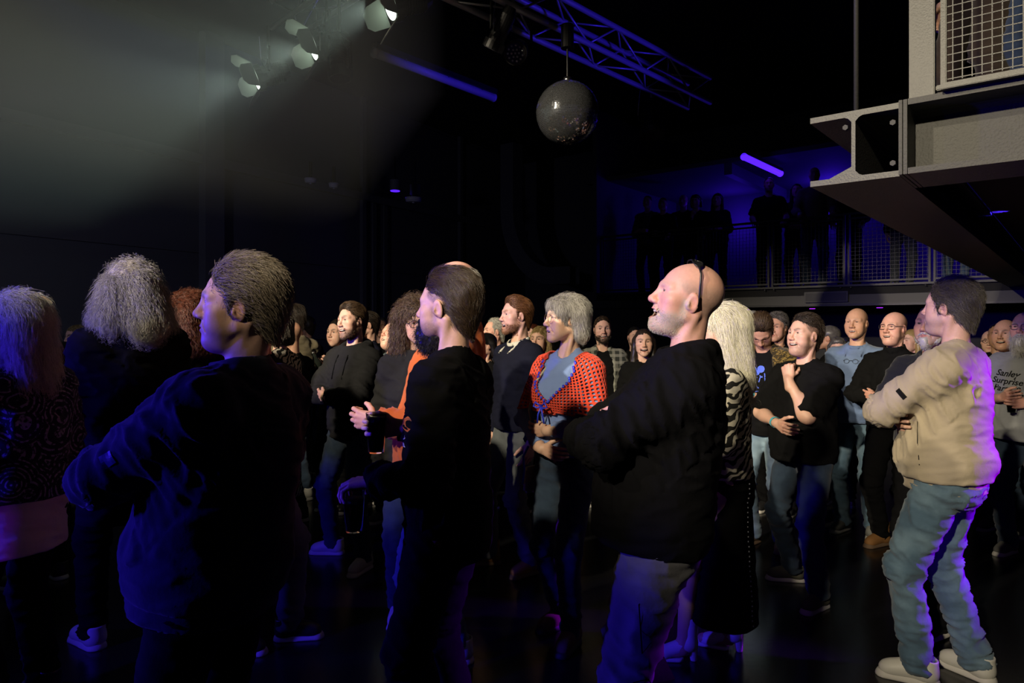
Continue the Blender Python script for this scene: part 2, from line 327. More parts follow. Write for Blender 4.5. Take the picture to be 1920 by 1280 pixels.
for x, z in ((.028, ZT-.055), (.028, ZB+.055), (-.035, ZT-.045)):
    bm = bmesh.new(); c = G0+GV*(FW/2-x if x > 0 else x)+GU*.05+Vector((0, 0, z)); add_cyl(bm, c, c-GU*.016, .010, 6); grel(bm_obj('bolt', bm, MAT['beam'], gal))
bm = bmesh.new(); add_box(bm, G0+GV*1.75+GU*4.48+Vector((0, 0, ZT+.02)), (3.2, 8.55, .04), Mg); grel(bm_obj('deck', bm, MAT['rust'], gal))
bm = bmesh.new(); add_box(bm, G0+GV*1.62+GU*.02+Vector((0, 0, ZT+.010)), (2.7, .16, .02), Mg, .002); grel(bm_obj('deck_edge', bm, MAT['beam_end'], gal))
bm = bmesh.new(); add_cyl(bm, G0-GV*.0+GU*.04+Vector((.0, 0, ZT)), G0+GU*.04+Vector((0, 0, 4.6)), .0085, 10); grel(bm_obj('hanger_rod', bm, MAT['beam_end'], gal, True))
# panel frame
pn = empty('mesh_panel', G0+GV*.2+GU*.06, 0, 'grey framed wire mesh railing panel on the gallery corner', 'railing')
def prel(o): o.location = -Vector(pn.location); return o
P0 = G0+GV*.198+GU*.08
bm = bmesh.new(); add_box(bm, P0-GV*.0+Vector((0, 0, ZT+.60)), (.076, .036, 1.2), Mg, .003); prel(bm_obj('post', bm, MAT['beam_end'], pn))
bm = bmesh.new(); add_box(bm, P0+GV*.062+Vector((0, 0, ZT+.62)), (.018, .02, 1.14), Mg, .003); prel(bm_obj('frame_side', bm, MAT['beam_end'], pn))
bm = bmesh.new(); add_box(bm, P0+GV*1.04+Vector((0, 0, ZT+.045)), (2.0, .025, .018), Mg, .003); prel(bm_obj('frame_bottom', bm, MAT['beam_end'], pn))
bm = bmesh.new(); add_box(bm, P0+GV*1.04+GU*.012+Vector((0, 0, ZT+.026)), (2.0, .02, .014), Mg, .003); prel(bm_obj('frame_bottom', bm, MAT['beam_end'], pn))
bm = bmesh.new(); add_box(bm, Vector((0, 0, .57)), (0.0031, .0031, 1.1)); me_v = bpy.data.meshes.new('wire'); bm.to_mesh(me_v); bm.free(); me_v.materials.append(MAT['beam_end'])
bm = bmesh.new(); add_box(bm, Vector((.99, 0, 0)), (1.96, 0.0031, .0031), Matrix.Rotation(0, 3, 'Z')); me_h = bpy.data.meshes.new('wire'); bm.to_mesh(me_h); bm.free(); me_h.materials.append(MAT['beam_end'])
ang = math.atan2(GV.y, GV.x)
for i in range(60):
    o = bpy.data.objects.new('wire', me_v); C.objects.link(o); o.parent = pn; o.location = P0+GV*(.074+.027*(i+.5))+Vector((0, 0, ZT+.045))-Vector(pn.location); o.rotation_euler = (0, 0, ang)
for i in range(40):
    o = bpy.data.objects.new('wire', me_h); C.objects.link(o); o.parent = pn; o.location = P0+GV*.055+Vector((0, 0, ZT+.060+.027*(i+.4)))-Vector(pn.location); o.rotation_euler = (0, 0, ang)
# ------------------------------------------------------------------ trusses, lamps, mirror ball, tube
def truss(label, a, b, w=.26, r=.024, n=None):
    a, b = Vector(a), Vector(b); d = b-a; L = d.length; d.normalize(); s_ = Vector((d.y, -d.x, 0)); up = Vector((0, 0, 1))
    e = empty('lighting_truss', a, 0, label, 'truss')
    cor = [s_*(w/2)+up*(w/2), -s_*(w/2)+up*(w/2), -s_*(w/2)-up*(w/2), s_*(w/2)-up*(w/2)]
    for c in cor:
        bm = bmesh.new(); add_cyl(bm, c, c+d*L, r, 12); bm_obj('chord', bm, MAT['alu'], e, True)
    n = n or int(L/.42)
    for i in range(n):
        t0, t1 = L*i/n, L*(i+1)/n
        for j in range(4):
            p, q = cor[j], cor[(j+1) % 4]
            if (i+j) % 2: p, q = q, p
            bm = bmesh.new(); add_cyl(bm, p+d*t0, q+d*t1, .009, 6); bm_obj('brace', bm, MAT['alu'], e, True)
    for t in (.5, L-.5):
        bm = bmesh.new(); add_cyl(bm, d*t+up*w/2, d*t+up*(6-a.z), .006, 6); bm_obj('hanging_cable', bm, MAT['lampblack'], e, True)
    return e
truss('aluminium lighting truss running back to the right above the mirror ball', (-1.5, 3.65, 4.10), (2.0, 7.30, 4.10))
truss('aluminium lighting truss carrying the lit stage lamps at top left', (-2.20, 6.60, 4.58), (.1, 4.25, 4.58))
MAT['lens_on'] = simple('lit_lens', (.8, .85, .8), .3, emit=(.82, 1., .80), es=7.)
MAT['door'] = simple('barn_door_grey', (.33, .36, .33), .55)
def stage_lamp(name, label, loc, d, size=.13, doors=True, lit=True, cat='stage lamp', led=False, top=4.45):
    e = empty(name, loc, 0, label, cat, 'lamps on the trusses'); d = Vector(d).normalized(); q = d.to_track_quat('Y', 'Z').to_matrix()
    X, Y, Z = q @ Vector((1, 0, 0)), q @ Vector((0, 1, 0)), q @ Vector((0, 0, 1))
    bm = bmesh.new(); add_cyl(bm, -Y*.22, -Y*.02, size*.72, 20); add_cyl(bm, -Y*.02, Y*.04, size*.95, 20)
    add_cyl(bm, -Y*.28, -Y*.22, size*.45, 16, size*.70)
    bm_obj('housing', bm, MAT['lampblack'], e, False)
    for i in range(7):
        bm = bmesh.new(); add_cyl(bm, -Y*(.20-.022*i), -Y*(.195-.022*i), size*.77, 20); bm_obj('cooling_fin', bm, MAT['lampblack'], e)
    bm = bmesh.new(); add_cyl(bm, Y*.040, Y*.045, size*.78, 24); bm_obj('lens', bm, MAT['lens_on'] if lit else simple('dark_lens', (.05, .05, .06), .1) if 'dark_lens' not in bpy.data.materials else bpy.data.materials['dark_lens'], e)
    if led:
        for k in range(18):
            r_ = 0 if k == 0 else (size*.30 if k < 7 else size*.60); a = 0 if k == 0 else (k*math.pi/3 if k < 7 else k*2*math.pi/11)
            bm = bmesh.new(); c = Y*.046+X*r_*math.cos(a)+Z*r_*math.sin(a); bmesh.ops.create_icosphere(bm, subdivisions=1, radius=.009, matrix=Matrix.Translation(c)); bm_obj('led', bm, MAT['steel'], e, True)
    for s_ in (-1, 1):
        bm = bmesh.new(); p0 = X*s_*(size+.015)-Y*.08; p1 = p0+Vector((0, 0, .22)); add_cyl(bm, p0, p1, .012, 6); add_cyl(bm, p1, Vector((0, 0, .27))-Y*.08, .012, 6); bm_obj('yoke_arm', bm, MAT['lampblack'], e)
    bm = bmesh.new(); add_cyl(bm, Vector((0, 0, .27))-Y*.08, Vector((0, 0, max(.30, top-loc[2])))-Y*.08, .014, 8); bm_obj('clamp', bm, MAT['steel'], e)
    bm = bmesh.new()
    pts = [Vector((0, 0, .45))+X*.15, Vector((.02, 0, .25))+X*.20, Vector((.0, 0, .05))+X*.17-Y*.1]
    for a, b in zip(pts[:-1], pts[1:]): add_cyl(bm, a, b, .004, 5)
    bm_obj('safety_cable', bm, MAT['steel'], e)
    if doors:
        for k, (ax, bx) in enumerate(((Z, X), (-Z, X), (X, Z), (-X, Z))):
            o0 = Y*.045+ax*size*.92; out = (Y*.80+ax*.60).normalized()
            w0, w1, Ld = size*.85, size*(1.15 if k < 2 else .72), size*1.35
            bm = bmesh.new()
            v = [o0-bx*w0, o0+bx*w0, o0+out*Ld*.75+bx*w1, o0+out*Ld+bx*w1*.55, o0+out*Ld-bx*w1*.55, o0+out*Ld*.75-bx*w1]
            nn = bx.cross(out).normalized()*.003
            A = [bm.verts.new(p+nn) for p in v]; B = [bm.verts.new(p-nn) for p in v]
            bm.faces.new(A); bm.faces.new(B[::-1])
            for i in range(6): bm.faces.new((A[i], B[i], B[(i+1) % 6], A[(i+1) % 6]))
            bmesh.ops.recalc_face_normals(bm, faces=bm.faces)
            bm_obj('barn_door', bm, MAT['door'] if lit else MAT['lampblack'], e)
    return e
LD = (-.80, -.34, -.34)
for loc, lb in (((-2.40, 6.50, 3.98), 'black lamp with glowing barn doors at the far left end of the truss'),
                ((-1.63, 5.72, 3.96), 'black lamp with glowing barn doors, middle one on the left truss'),
                ((-.86, 5.02, 3.98), 'lamp with glowing barn doors nearest the top edge of the picture')):
    stage_lamp('stage_lamp', lb, loc, LD)
    dv = Vector(LD).normalized(); p = Vector(loc)+dv*.12
    spot('stage_lamp_beam', p, p+dv, 170, (.80, 1., .82), 62, .35, .05)
stage_lamp('stage_lamp', 'unlit black lamp hanging straight down between the glowing ones', (-1.40, 5.55, 3.66), (.1, -.1, -1), .10, False, False)
stage_lamp('stage_lamp', 'unlit black lamp pointing down beside the nearest glowing lamp', (-.99, 5.20, 4.12), (-.1, .1, -1), .10, False, False)
stage_lamp('stage_lamp', 'dark tilted spot lamp hanging left of the round cluster lamp', (-.13, 5.05, 3.70), (-.45, .3, -.85), .085, False, False, top=4.0)
stage_lamp('stage_lamp', 'round black cluster lamp with bright dots beside the mirror ball', (.03, 5.20, 3.70), (-.12, -.85, -.5), .095, False, False, led=True, top=4.0)
stage_lamp('stage_lamp', 'dark ribbed lamp hanging right of the mirror ball', (1.45, 7.05, 3.62), (.1, -.2, -1), .14, False, False, top=4.0)
tube_lamp('tube_lamp', (-1.22, 6.0, 4.02), (-.19, 7.2, 4.02), 'switched off white fluorescent tube hanging left of the mirror ball', simple('tube_white', (.62, .60, .70), .35), .040)
# mirror ball
bc = Vector((.43, 5.3, 3.27)); BR = .243
mb = empty('mirror_ball', bc, 0, 'large silver mirror ball hanging from the truss', 'mirror ball')
bm = bmesh.new(); bmesh.ops.create_uvsphere(bm, u_segments=48, v_segments=32, radius=BR-.004); bm_obj('core', bm, simple('ball_core', (.02, .02, .02), .5), mb, True)
V_, Q_ = [], []; rb = random.Random(4); T_ = .0118
nr_ = int(math.pi*BR/T_)
for i in range(nr_):
    la = -math.pi/2+math.pi*(i+.5)/nr_; cr = BR*math.cos(la); m = max(4, int(2*math.pi*cr/T_))
    for j in range(m):
        lo = 2*math.pi*(j+.5)/m
        n = Vector((math.cos(la)*math.cos(lo), math.cos(la)*math.sin(lo), math.sin(la)))
        n2 = (n+Vector((rb.uniform(-1, 1), rb.uniform(-1, 1), rb.uniform(-1, 1)))*.05).normalized()
        t1 = Vector((0, 0, 1)).cross(n2).normalized(); t2 = n2.cross(t1); c = n*BR; h = T_*.44; k0 = len(V_)
        for a, b in ((-1, -1), (1, -1), (1, 1), (-1, 1)): V_.append(tuple(c+t1*h*a+t2*h*b))
        Q_.append((k0, k0+1, k0+2, k0+3))
me = bpy.data.meshes.new('mirror_tiles'); me.from_pydata(V_, [], Q_); me.materials.append(simple('mirror', (.62, .64, .70), .10, .90))
o = bpy.data.objects.new('mirror_tiles', me); C.objects.link(o); o.parent = mb; o['kind'] = 'stuff'
bm = bmesh.new(); add_cyl(bm, (0, 0, BR-.005), (0, 0, BR+.03), .03, 16); bm_obj('cap', bm, MAT['steel'], mb, True)
bm = bmesh.new(); add_cyl(bm, (0, 0, BR+.02), (0, 0, .66), .008, 8); bm_obj('chain', bm, MAT['lampblack'], mb)
bm = bmesh.new(); add_cyl(bm, (0, 0, .50), (0, 0, .68), .05, 16); bm_obj('motor', bm, MAT['lampblack'], mb)
# white ceiling devices by the far wall
def puck(label, px, py, D, r):
    X = (px-960)/FPX*D; Z = CAM_Z+(HORIZON-py)/FPX*D
    e = empty('wireless_access_point', (X, D, Z), 0, label, 'device')
    bm = bmesh.new(); add_cyl(bm, (0, 0, -.03), (0, 0, .03), r*.9, 24, r); add_cyl(bm, (0, 0, -.045), (0, 0, -.03), r*.7, 24, r*.9); bm_obj('cover', bm, MAT['white_plastic'], e, True)
    bm = bmesh.new(); add_cyl(bm, (0, 0, -.06), (0, 0, -.045), .02, 10); bm_obj('sensor', bm, MAT['white_plastic'], e)
    bm = bmesh.new(); add_cyl(bm, (0, 0, .03), (0, 0, .30), .03, 10); bm_obj('bracket', bm, MAT['lampblack'], e)
    return e
puck('round white ceiling device, leftmost of the three by the wall', 582, 338, 11., .095)
puck('round white ceiling device right of the leftmost one', 626, 347, 11.3, .085)
puck('flat white oval device hanging near the dark wall lamps', 775, 374, 11.5, .14)
for px, py, lb in ((737, 343, 'dark cylinder lamp left of the flat white device'), (775, 352, 'dark cylinder lamp directly above the flat white device')):
    D = 11.5; e = empty('cylinder_lamp', ((px-960)/FPX*D, D+.2, CAM_Z+(HORIZON-py)/FPX*D), 0, lb, 'lamp')
    bm = bmesh.new(); add_cyl(bm, (0, 0, -.09), (0, 0, .09), .09, 20); bm_obj('housing', bm, MAT['wall2'], e)
    bm = bmesh.new(); add_cyl(bm, (0, 0, -.10), (0, 0, -.09), .08, 20); bm_obj('lens', bm, MAT['blue_tube'] if px < 750 else MAT['lampblack'], e)
    bm = bmesh.new(); add_cyl(bm, (0, 0, .09), (0, 0, .5), .015, 8); bm_obj('stem', bm, MAT['lampblack'], e)
# haze drifting in the lamps' beams
m = bpy.data.materials.new('stage_haze'); m.use_nodes = True; nt = m.node_tree; nt.nodes.clear()
out = nt.nodes.new('ShaderNodeOutputMaterial'); vsn = nt.nodes.new('ShaderNodeVolumeScatter'); vsn.inputs['Color'].default_value = (.9, .95, 1, 1); vsn.inputs['Density'].default_value = .024; vsn.inputs['Anisotropy'].default_value = .25
nt.links.new(vsn.outputs[0], out.inputs['Volume'])
bm = bmesh.new(); fp = [(-.25, 2.6), (-1.3, 5.6), (-3.4, 8.4), (-5.4, 8.4), (-8.6, 3.1), (-8.6, 2.6)]  # outline cut and slanted to shape the edge of the lit haze
lo_ = [bm.verts.new((x, y, 2.5)) for x, y in fp]; hi_ = [bm.verts.new((x, y, 5.6)) for x, y in fp]; bm.faces.new(lo_); bm.faces.new(hi_[::-1])
for i in range(6): bm.faces.new((lo_[i], hi_[i], hi_[(i+1) % 6], lo_[(i+1) % 6]))
bmesh.ops.recalc_face_normals(bm, faces=bm.faces)
o = bm_obj('stage_haze', bm, m); tag(o, 'thin pale green haze drifting in the lamp beams at top left', 'haze', kind='stuff')
# ------------------------------------------------------------------ implicit-surface engine (numpy)
f32 = np.float32
def A3(*v): return np.array(v, dtype=np.float64)
def unit(v):
    v = np.asarray(v, dtype=np.float64); return v/max(np.linalg.norm(v), 1e-9)
def rotm(yaw=0, pitch=0, roll=0):
    """yaw + = clockwise seen from above (to the right), pitch + = up, roll + = tilt to the right; degrees"""
    a, b, c = math.radians(-yaw), math.radians(pitch), math.radians(roll)
    Rz = np.array([[math.cos(a), -math.sin(a), 0], [math.sin(a), math.cos(a), 0], [0, 0, 1]])
    Rx = np.array([[1, 0, 0], [0, math.cos(b), -math.sin(b)], [0, math.sin(b), math.cos(b)]])
    Ry = np.array([[math.cos(c), 0, math.sin(c)], [0, 1, 0], [-math.sin(c), 0, math.cos(c)]])
    return Rz @ Rx @ Ry
I3 = np.eye(3)

class Field:
    """list of primitives; every primitive: (op, kind, data, k, lo, hi)"""
    def __init__(s): s.p = []
    def copy(s):
        f = Field(); f.p = list(s.p); return f
    def add(s, op, kind, data, k, lo, hi): s.p.append((op, kind, data, k, np.asarray(lo), np.asarray(hi)))
    def cap(s, a, b, ra, rb=None, k=.02, op='u', S=None, flat0=False, flat1=False):
        a = np.asarray(a, float); b = np.asarray(b, float); rb = ra if rb is None else rb
        r = max(ra, rb); s.add(op, 'c', (a, b, ra, rb, S, flat0, flat1), k, np.minimum(a, b)-r, np.maximum(a, b)+r); return s
    def ell(s, c, r, R=I3, k=.02, op='u'):
        c = np.asarray(c, float); r = np.asarray(r, float); m = np.abs(R) @ r
        s.add(op, 'e', (c, r, R), k, c-m, c+m); return s
    def tor(s, c, major, minor, R=I3, sx=1., sz=1., k=.01, op='u'):
        c = np.asarray(c, float); m = (major*max(1, sx)+minor*max(1, sz))
        s.add(op, 't', (c, major, minor, R, sx, sz), k, c-m, c+m); return s
    def box(s, c, half, rnd, R=I3, k=.01, op='u'):
        c = np.asarray(c, float); half = np.asarray(half, float); m = np.abs(R) @ half
        s.add(op, 'b', (c, half, rnd, R), k, c-m, c+m); return s
    def plane(s, p, n, k=.0, op='i'):
        """keeps the side the normal points away from"""
        s.add(op, 'p', (np.asarray(p, float), unit(n)), k, A3(-9, -9, -9), A3(9, 9, 9)); return s
    def bounds(s):
        lo = np.min([p[4] for p in s.p if p[0] == 'u'], axis=0); hi = np.max([p[5] for p in s.p if p[0] == 'u'], axis=0)
        return lo, hi

def prim_d(kind, data, x, y, z):
    """distance to one primitive; x, y, z contiguous float32 rows"""
    if kind == 'c':
        a, b, ra, rb, S, f0, f1 = data
        ba = b-a
        qx, qy, qz = x-f32(a[0]), y-f32(a[1]), z-f32(a[2])
        if S is not None:
            S_ = S.astype(f32); ba = S @ ba
            qx, qy, qz = qx*S_[0, 0]+qy*S_[0, 1]+qz*S_[0, 2], qx*S_[1, 0]+qy*S_[1, 1]+qz*S_[1, 2], qx*S_[2, 0]+qy*S_[2, 1]+qz*S_[2, 2]
        L2 = float(max(ba @ ba, 1e-12)); bx, by, bz = (f32(v) for v in ba)
        t = (qx*bx+qy*by+qz*bz)*f32(1/L2); tc = np.minimum(np.maximum(t, f32(0)), f32(1))
        qx -= tc*bx; qy -= tc*by; qz -= tc*bz
        d = np.sqrt(qx*qx+qy*qy+qz*qz)-(f32(ra)+f32(rb-ra)*tc)
        L = f32(math.sqrt(L2))
        if f0: d = np.maximum(d, -t*L)
        if f1: d = np.maximum(d, (t-f32(1))*L)
        return d if S is None else d*f32(.85)
    if kind == 'p':
        p, n = data
        return (x-f32(p[0]))*f32(n[0])+(y-f32(p[1]))*f32(n[1])+(z-f32(p[2]))*f32(n[2])
    c = data[0]; x, y, z = x-f32(c[0]), y-f32(c[1]), z-f32(c[2])
    R = data[2] if kind == 'e' else data[3]
    if R is not I3:
        R = R.astype(f32)
        x, y, z = x*R[0, 0]+y*R[1, 0]+z*R[2, 0], x*R[0, 1]+y*R[1, 1]+z*R[2, 1], x*R[0, 2]+y*R[1, 2]+z*R[2, 2]
    if kind == 'e':
        r = data[1]; i0, i1, i2 = f32(1/r[0]), f32(1/r[1]), f32(1/r[2])
        x = x*i0; y = y*i1; z = z*i2
        k0 = np.sqrt(x*x+y*y+z*z); x *= i0; y *= i1; z *= i2
        return k0*(k0-f32(1))/np.maximum(np.sqrt(x*x+y*y+z*z), f32(1e-6))
    if kind == 't':
        M, m, sx, sz = data[1], data[2], data[4], data[5]
        x = x*f32(1/sx); w = np.sqrt(x*x+y*y)-f32(M); z = z*f32(1/sz)
        return np.sqrt(w*w+z*z)-f32(m)
    if kind == 'b':
        h, rn = data[1], data[2]
        x = np.abs(x)-f32(h[0]-rn); y = np.abs(y)-f32(h[1]-rn); z = np.abs(z)-f32(h[2]-rn)
        o = f32(0)
        return np.sqrt(np.maximum(x, o)**2+np.maximum(y, o)**2+np.maximum(z, o)**2)+np.minimum(np.maximum(np.maximum(x, y), z), o)-f32(rn)

def smin(a, b, k):
    if k <= 0: return np.minimum(a, b)
    k = f32(k); h = np.maximum(k-np.abs(a-b), f32(0))
    return np.minimum(a, b)-h*h*(f32(.25)/k)

def ev(F, P, pad=.014, blk=4000):
    """signed distance of the points P (taken in spatially coherent blocks; far primitives are skipped)"""
    P = np.asarray(P, f32); n = len(P); out = np.empty(n, f32)
    pr = F.p
    e = np.array([p[3] for p in pr], f32)[:, None]+pad
    LO = np.array([p[4] for p in pr], f32)-e; HI = np.array([p[5] for p in pr], f32)+e
    for i in range(0, n, blk):
        B = np.ascontiguousarray(P[i:i+blk].T); blo, bhi = B.min(1), B.max(1); bx, by, bz = B
        d = np.full(len(bx), 1.0, f32)
        for j in np.nonzero(((LO <= bhi) & (HI >= blo)).all(1))[0]:
            op, kind, data, k = pr[j][:4]
            q = prim_d(kind, data, bx, by, bz)
            if op == 'u': d = smin(d, q, k)
            elif op == 's': d = -smin(-d, q, k)
            else: d = -smin(-d, -q, k)
        out[i:i+blk] = d
    return out

def grad(F, P, e=.002, d0=None):
    P = np.asarray(P, f32)
    if d0 is None: d0 = ev(F, P)
    g = np.empty(P.shape, f32)
    for i in range(3):
        o = np.zeros(3, f32); o[i] = e
        g[:, i] = ev(F, P+o)-d0
    n = np.linalg.norm(g, axis=1); n[n < 1e-9] = 1
    return g/n[:, None]

OFF8 = np.array([[i, j, k] for i in (0, 1) for j in (0, 1) for k in (0, 1)])
def extract(F, h, region=None, levels=None, proj=1, box=None):
    """sparse surface nets -> verts, quads"""
    lo, hi = F.bounds(); lo = lo-3*h; hi = hi+3*h
    if box is not None: lo = np.maximum(lo, box[0]); hi = np.minimum(hi, box[1])
    levels = max(1, int(round(math.log2(min(.075, (hi-lo).max()/4)/h))))
    S = h*2**levels
    n = np.ceil((hi-lo)/S).astype(int)
    cells = np.stack(np.meshgrid(*[np.arange(x) for x in n], indexing='ij'), -1).reshape(-1, 3)
    size = S
    for lv in range(levels+1):
        c = lo+(cells+.5)*size
        d = ev(F, c, pad=size*1.65+.004)
        m = np.abs(d) < size*(1.5 if lv < levels else 1.1)+.001
        if region is not None: m &= region(c, size)
        cells = cells[m]
        if lv < levels:
            cells = (cells[:, None, :]*2+OFF8[None]).reshape(-1, 3); size *= .5
    if len(cells) == 0: return np.zeros((0, 3)), np.zeros((0, 4), int)
    B = cells.max(0)+3; key = lambda c: (c[..., 0]*B[1]+c[..., 1])*B[2]+c[..., 2]
    corners = (cells[:, None, :]+OFF8[None]).reshape(-1, 3)
    ck, first, inv = np.unique(key(corners), return_index=True, return_inverse=True)
    cp = lo+corners[first]*size
    cd = ev(F, cp)
    inv = inv.reshape(-1, 8)
    D = cd[inv]                                # cell corner values
    ins = D < 0
    act = ins.any(1) & ~ins.all(1)
    cells = cells[act]; D = D[act]; inv = inv[act]
    cpos = lo+cells*size
    acc = np.zeros((len(cells), 3)); cnt = np.zeros(len(cells))
    for a in range(8):
        for bit in (1, 2, 4):
            b = a | bit
            if b == a: continue
            da, db = D[:, a], D[:, b]
            m = (da < 0) != (db < 0)
            t = np.where(m, da/np.where(m, da-db, 1), 0)
            p = OFF8[a]+t[:, None]*(OFF8[b]-OFF8[a])
            acc[m] += p[m]; cnt[m] += 1
    V = cpos+acc/cnt[:, None]*size
    ok = np.sort(key(cells)); order = np.argsort(key(cells))
    kk = key(cells)
    quads = []
    for ax in range(3):
        u, v = (ax+1) % 3, (ax+2) % 3
        bit = (4, 2, 1)[ax]
        # the cell's edge from corner 0 along ax ; neighbours at -u, -v
        s0 = D[:, 0] < 0; s1 = D[:, bit] < 0
        m = np.nonzero(s0 != s1)[0]
        if len(m) == 0: continue
        eu = np.zeros(3, int); eu[u] = 1; evv = np.zeros(3, int); evv[v] = 1
        c0 = cells[m]
        ids = [m]
        good = np.ones(len(m), bool)
        for off in (eu, eu+evv, evv):
            k2 = key(c0-off)
            pos = np.searchsorted(ok, k2); pos = np.clip(pos, 0, len(ok)-1)
            good &= ok[pos] == k2
            good &= ((c0-off) >= 0).all(1)
            ids.append(order[pos])
        q = np.stack(ids, 1)[good]
        fl = s0[m][good]
        q[~fl] = q[~fl][:, ::-1]
        quads.append(q)
    Q = np.concatenate(quads) if quads else np.zeros((0, 4), int)
    for _ in range(proj):
        d = ev(F, V); g = grad(F, V, d0=d)
        V = V-np.clip(d, -size, size)[:, None]*g*.9
    return V, Q

def merge(parts):
    Vs, Qs, n = [], [], 0
    for V, Q in parts:
        Vs.append(V); Qs.append(Q+n); n += len(V)
    return np.concatenate(Vs), np.concatenate(Qs)

# ------------------------------------------------------------------ noise
def _hash(i, j, k, s):
    n = (i*73856093) ^ (j*19349663) ^ (k*83492791) ^ (s*2654435761 & 0x7fffffff)
    n = (n ^ (n >> 13))*1274126177 & 0x7fffffff
    n = (n ^ (n >> 16)) & 0xffff
    return n/65535.0
def vnoise(P, seed=0):
    i = np.floor(P).astype(np.int64); f = P-i; f = f*f*(3-2*f)
    r = 0
    for a in (0, 1):
        for b in (0, 1):
            for c in (0, 1):
                w = (f[:, 0] if a else 1-f[:, 0])*(f[:, 1] if b else 1-f[:, 1])*(f[:, 2] if c else 1-f[:, 2])
                r = r+w*_hash(i[:, 0]+a, i[:, 1]+b, i[:, 2]+c, seed)
    return r
def fbm(P, seed=0, n=3):
    r, a, t = 0, 1., 0
    for o in range(n):
        r = r+a*vnoise(P*2**o, seed+o*7); t += a; a *= .5
    return r/t

# ------------------------------------------------------------------ mesh helpers
def mesh_np(name, V, Q, smooth=True, col=None):
    me = bpy.data.meshes.new(name)
    V = np.ascontiguousarray(V, dtype=f32); Q = np.ascontiguousarray(Q, dtype=np.int32)
    n = Q.shape[1]
    me.vertices.add(len(V)); me.vertices.foreach_set('co', V.ravel())
    me.loops.add(Q.size); me.loops.foreach_set('vertex_index', Q.ravel())
    me.polygons.add(len(Q)); me.polygons.foreach_set('loop_start', np.arange(0, Q.size, n, dtype=np.int32))
    me.update(calc_edges=True)
    if smooth: me.polygons.foreach_set('use_smooth', np.ones(len(Q), bool))
    if col is not None:
        at = me.color_attributes.new('Col', 'FLOAT_COLOR', 'POINT')
        c4 = np.ones((len(V), 4), f32); c4[:, :3] = col; at.data.foreach_set('color', c4.ravel())
    me.update()
    return me
def link_obj(name, me, material=None, parent=None):
    o = bpy.data.objects.new(name, me); C.objects.link(o)
    if material is not None:
        if len(me.materials) == 0: me.materials.append(material)
        else:
            o.material_slots[0].link = 'OBJECT'; o.material_slots[0].material = material
    if parent is not None: o.parent = parent
    return o
def tube(pts, r, n=6, closed=False, radii=None):
    """swept tube: verts, quads"""
    P = np.asarray(pts, float); m = len(P)
    T = np.gradient(P, axis=0) if not closed else (np.roll(P, -1, 0)-np.roll(P, 1, 0))
    T /= np.maximum(np.linalg.norm(T, axis=1), 1e-9)[:, None]
    up = A3(0, 0, 1) if abs(T[0, 2]) < .9 else A3(1, 0, 0)
    V = []
    N = unit(np.cross(T[0], up))
    for i in range(m):
        N = N-T[i]*(N @ T[i]); N = unit(N); Bn = np.cross(T[i], N)
        rr = r if radii is None else radii[i]
        for j in range(n):
            a = 2*math.pi*j/n; V.append(P[i]+rr*(math.cos(a)*N+math.sin(a)*Bn))
    Q = []
    for i in range(m if closed else m-1):
        i2 = (i+1) % m
        for j in range(n): Q.append((i*n+j, i*n+(j+1) % n, i2*n+(j+1) % n, i2*n+j))
    V = np.array(V); Q = np.array(Q)
    if not closed:
        c0, c1 = len(V), len(V)+1
        V = np.vstack([V, P[0], P[-1]])
        caps = [(c0, (j+1) % n, j, c0) for j in range(n)]
        caps = []
        for j in range(0, n, 2):
            caps.append((c0, (j+2) % n, (j+1) % n, j)); b = (m-1)*n
            caps.append((c1, b+j, b+(j+1) % n, b+(j+2) % n))
        Q = np.vstack([Q, np.array(caps)])
    return V, Q

# ------------------------------------------------------------------ head
def tf(o, R, s):
    return lambda *v: o+R @ (np.array(v, float)*s)

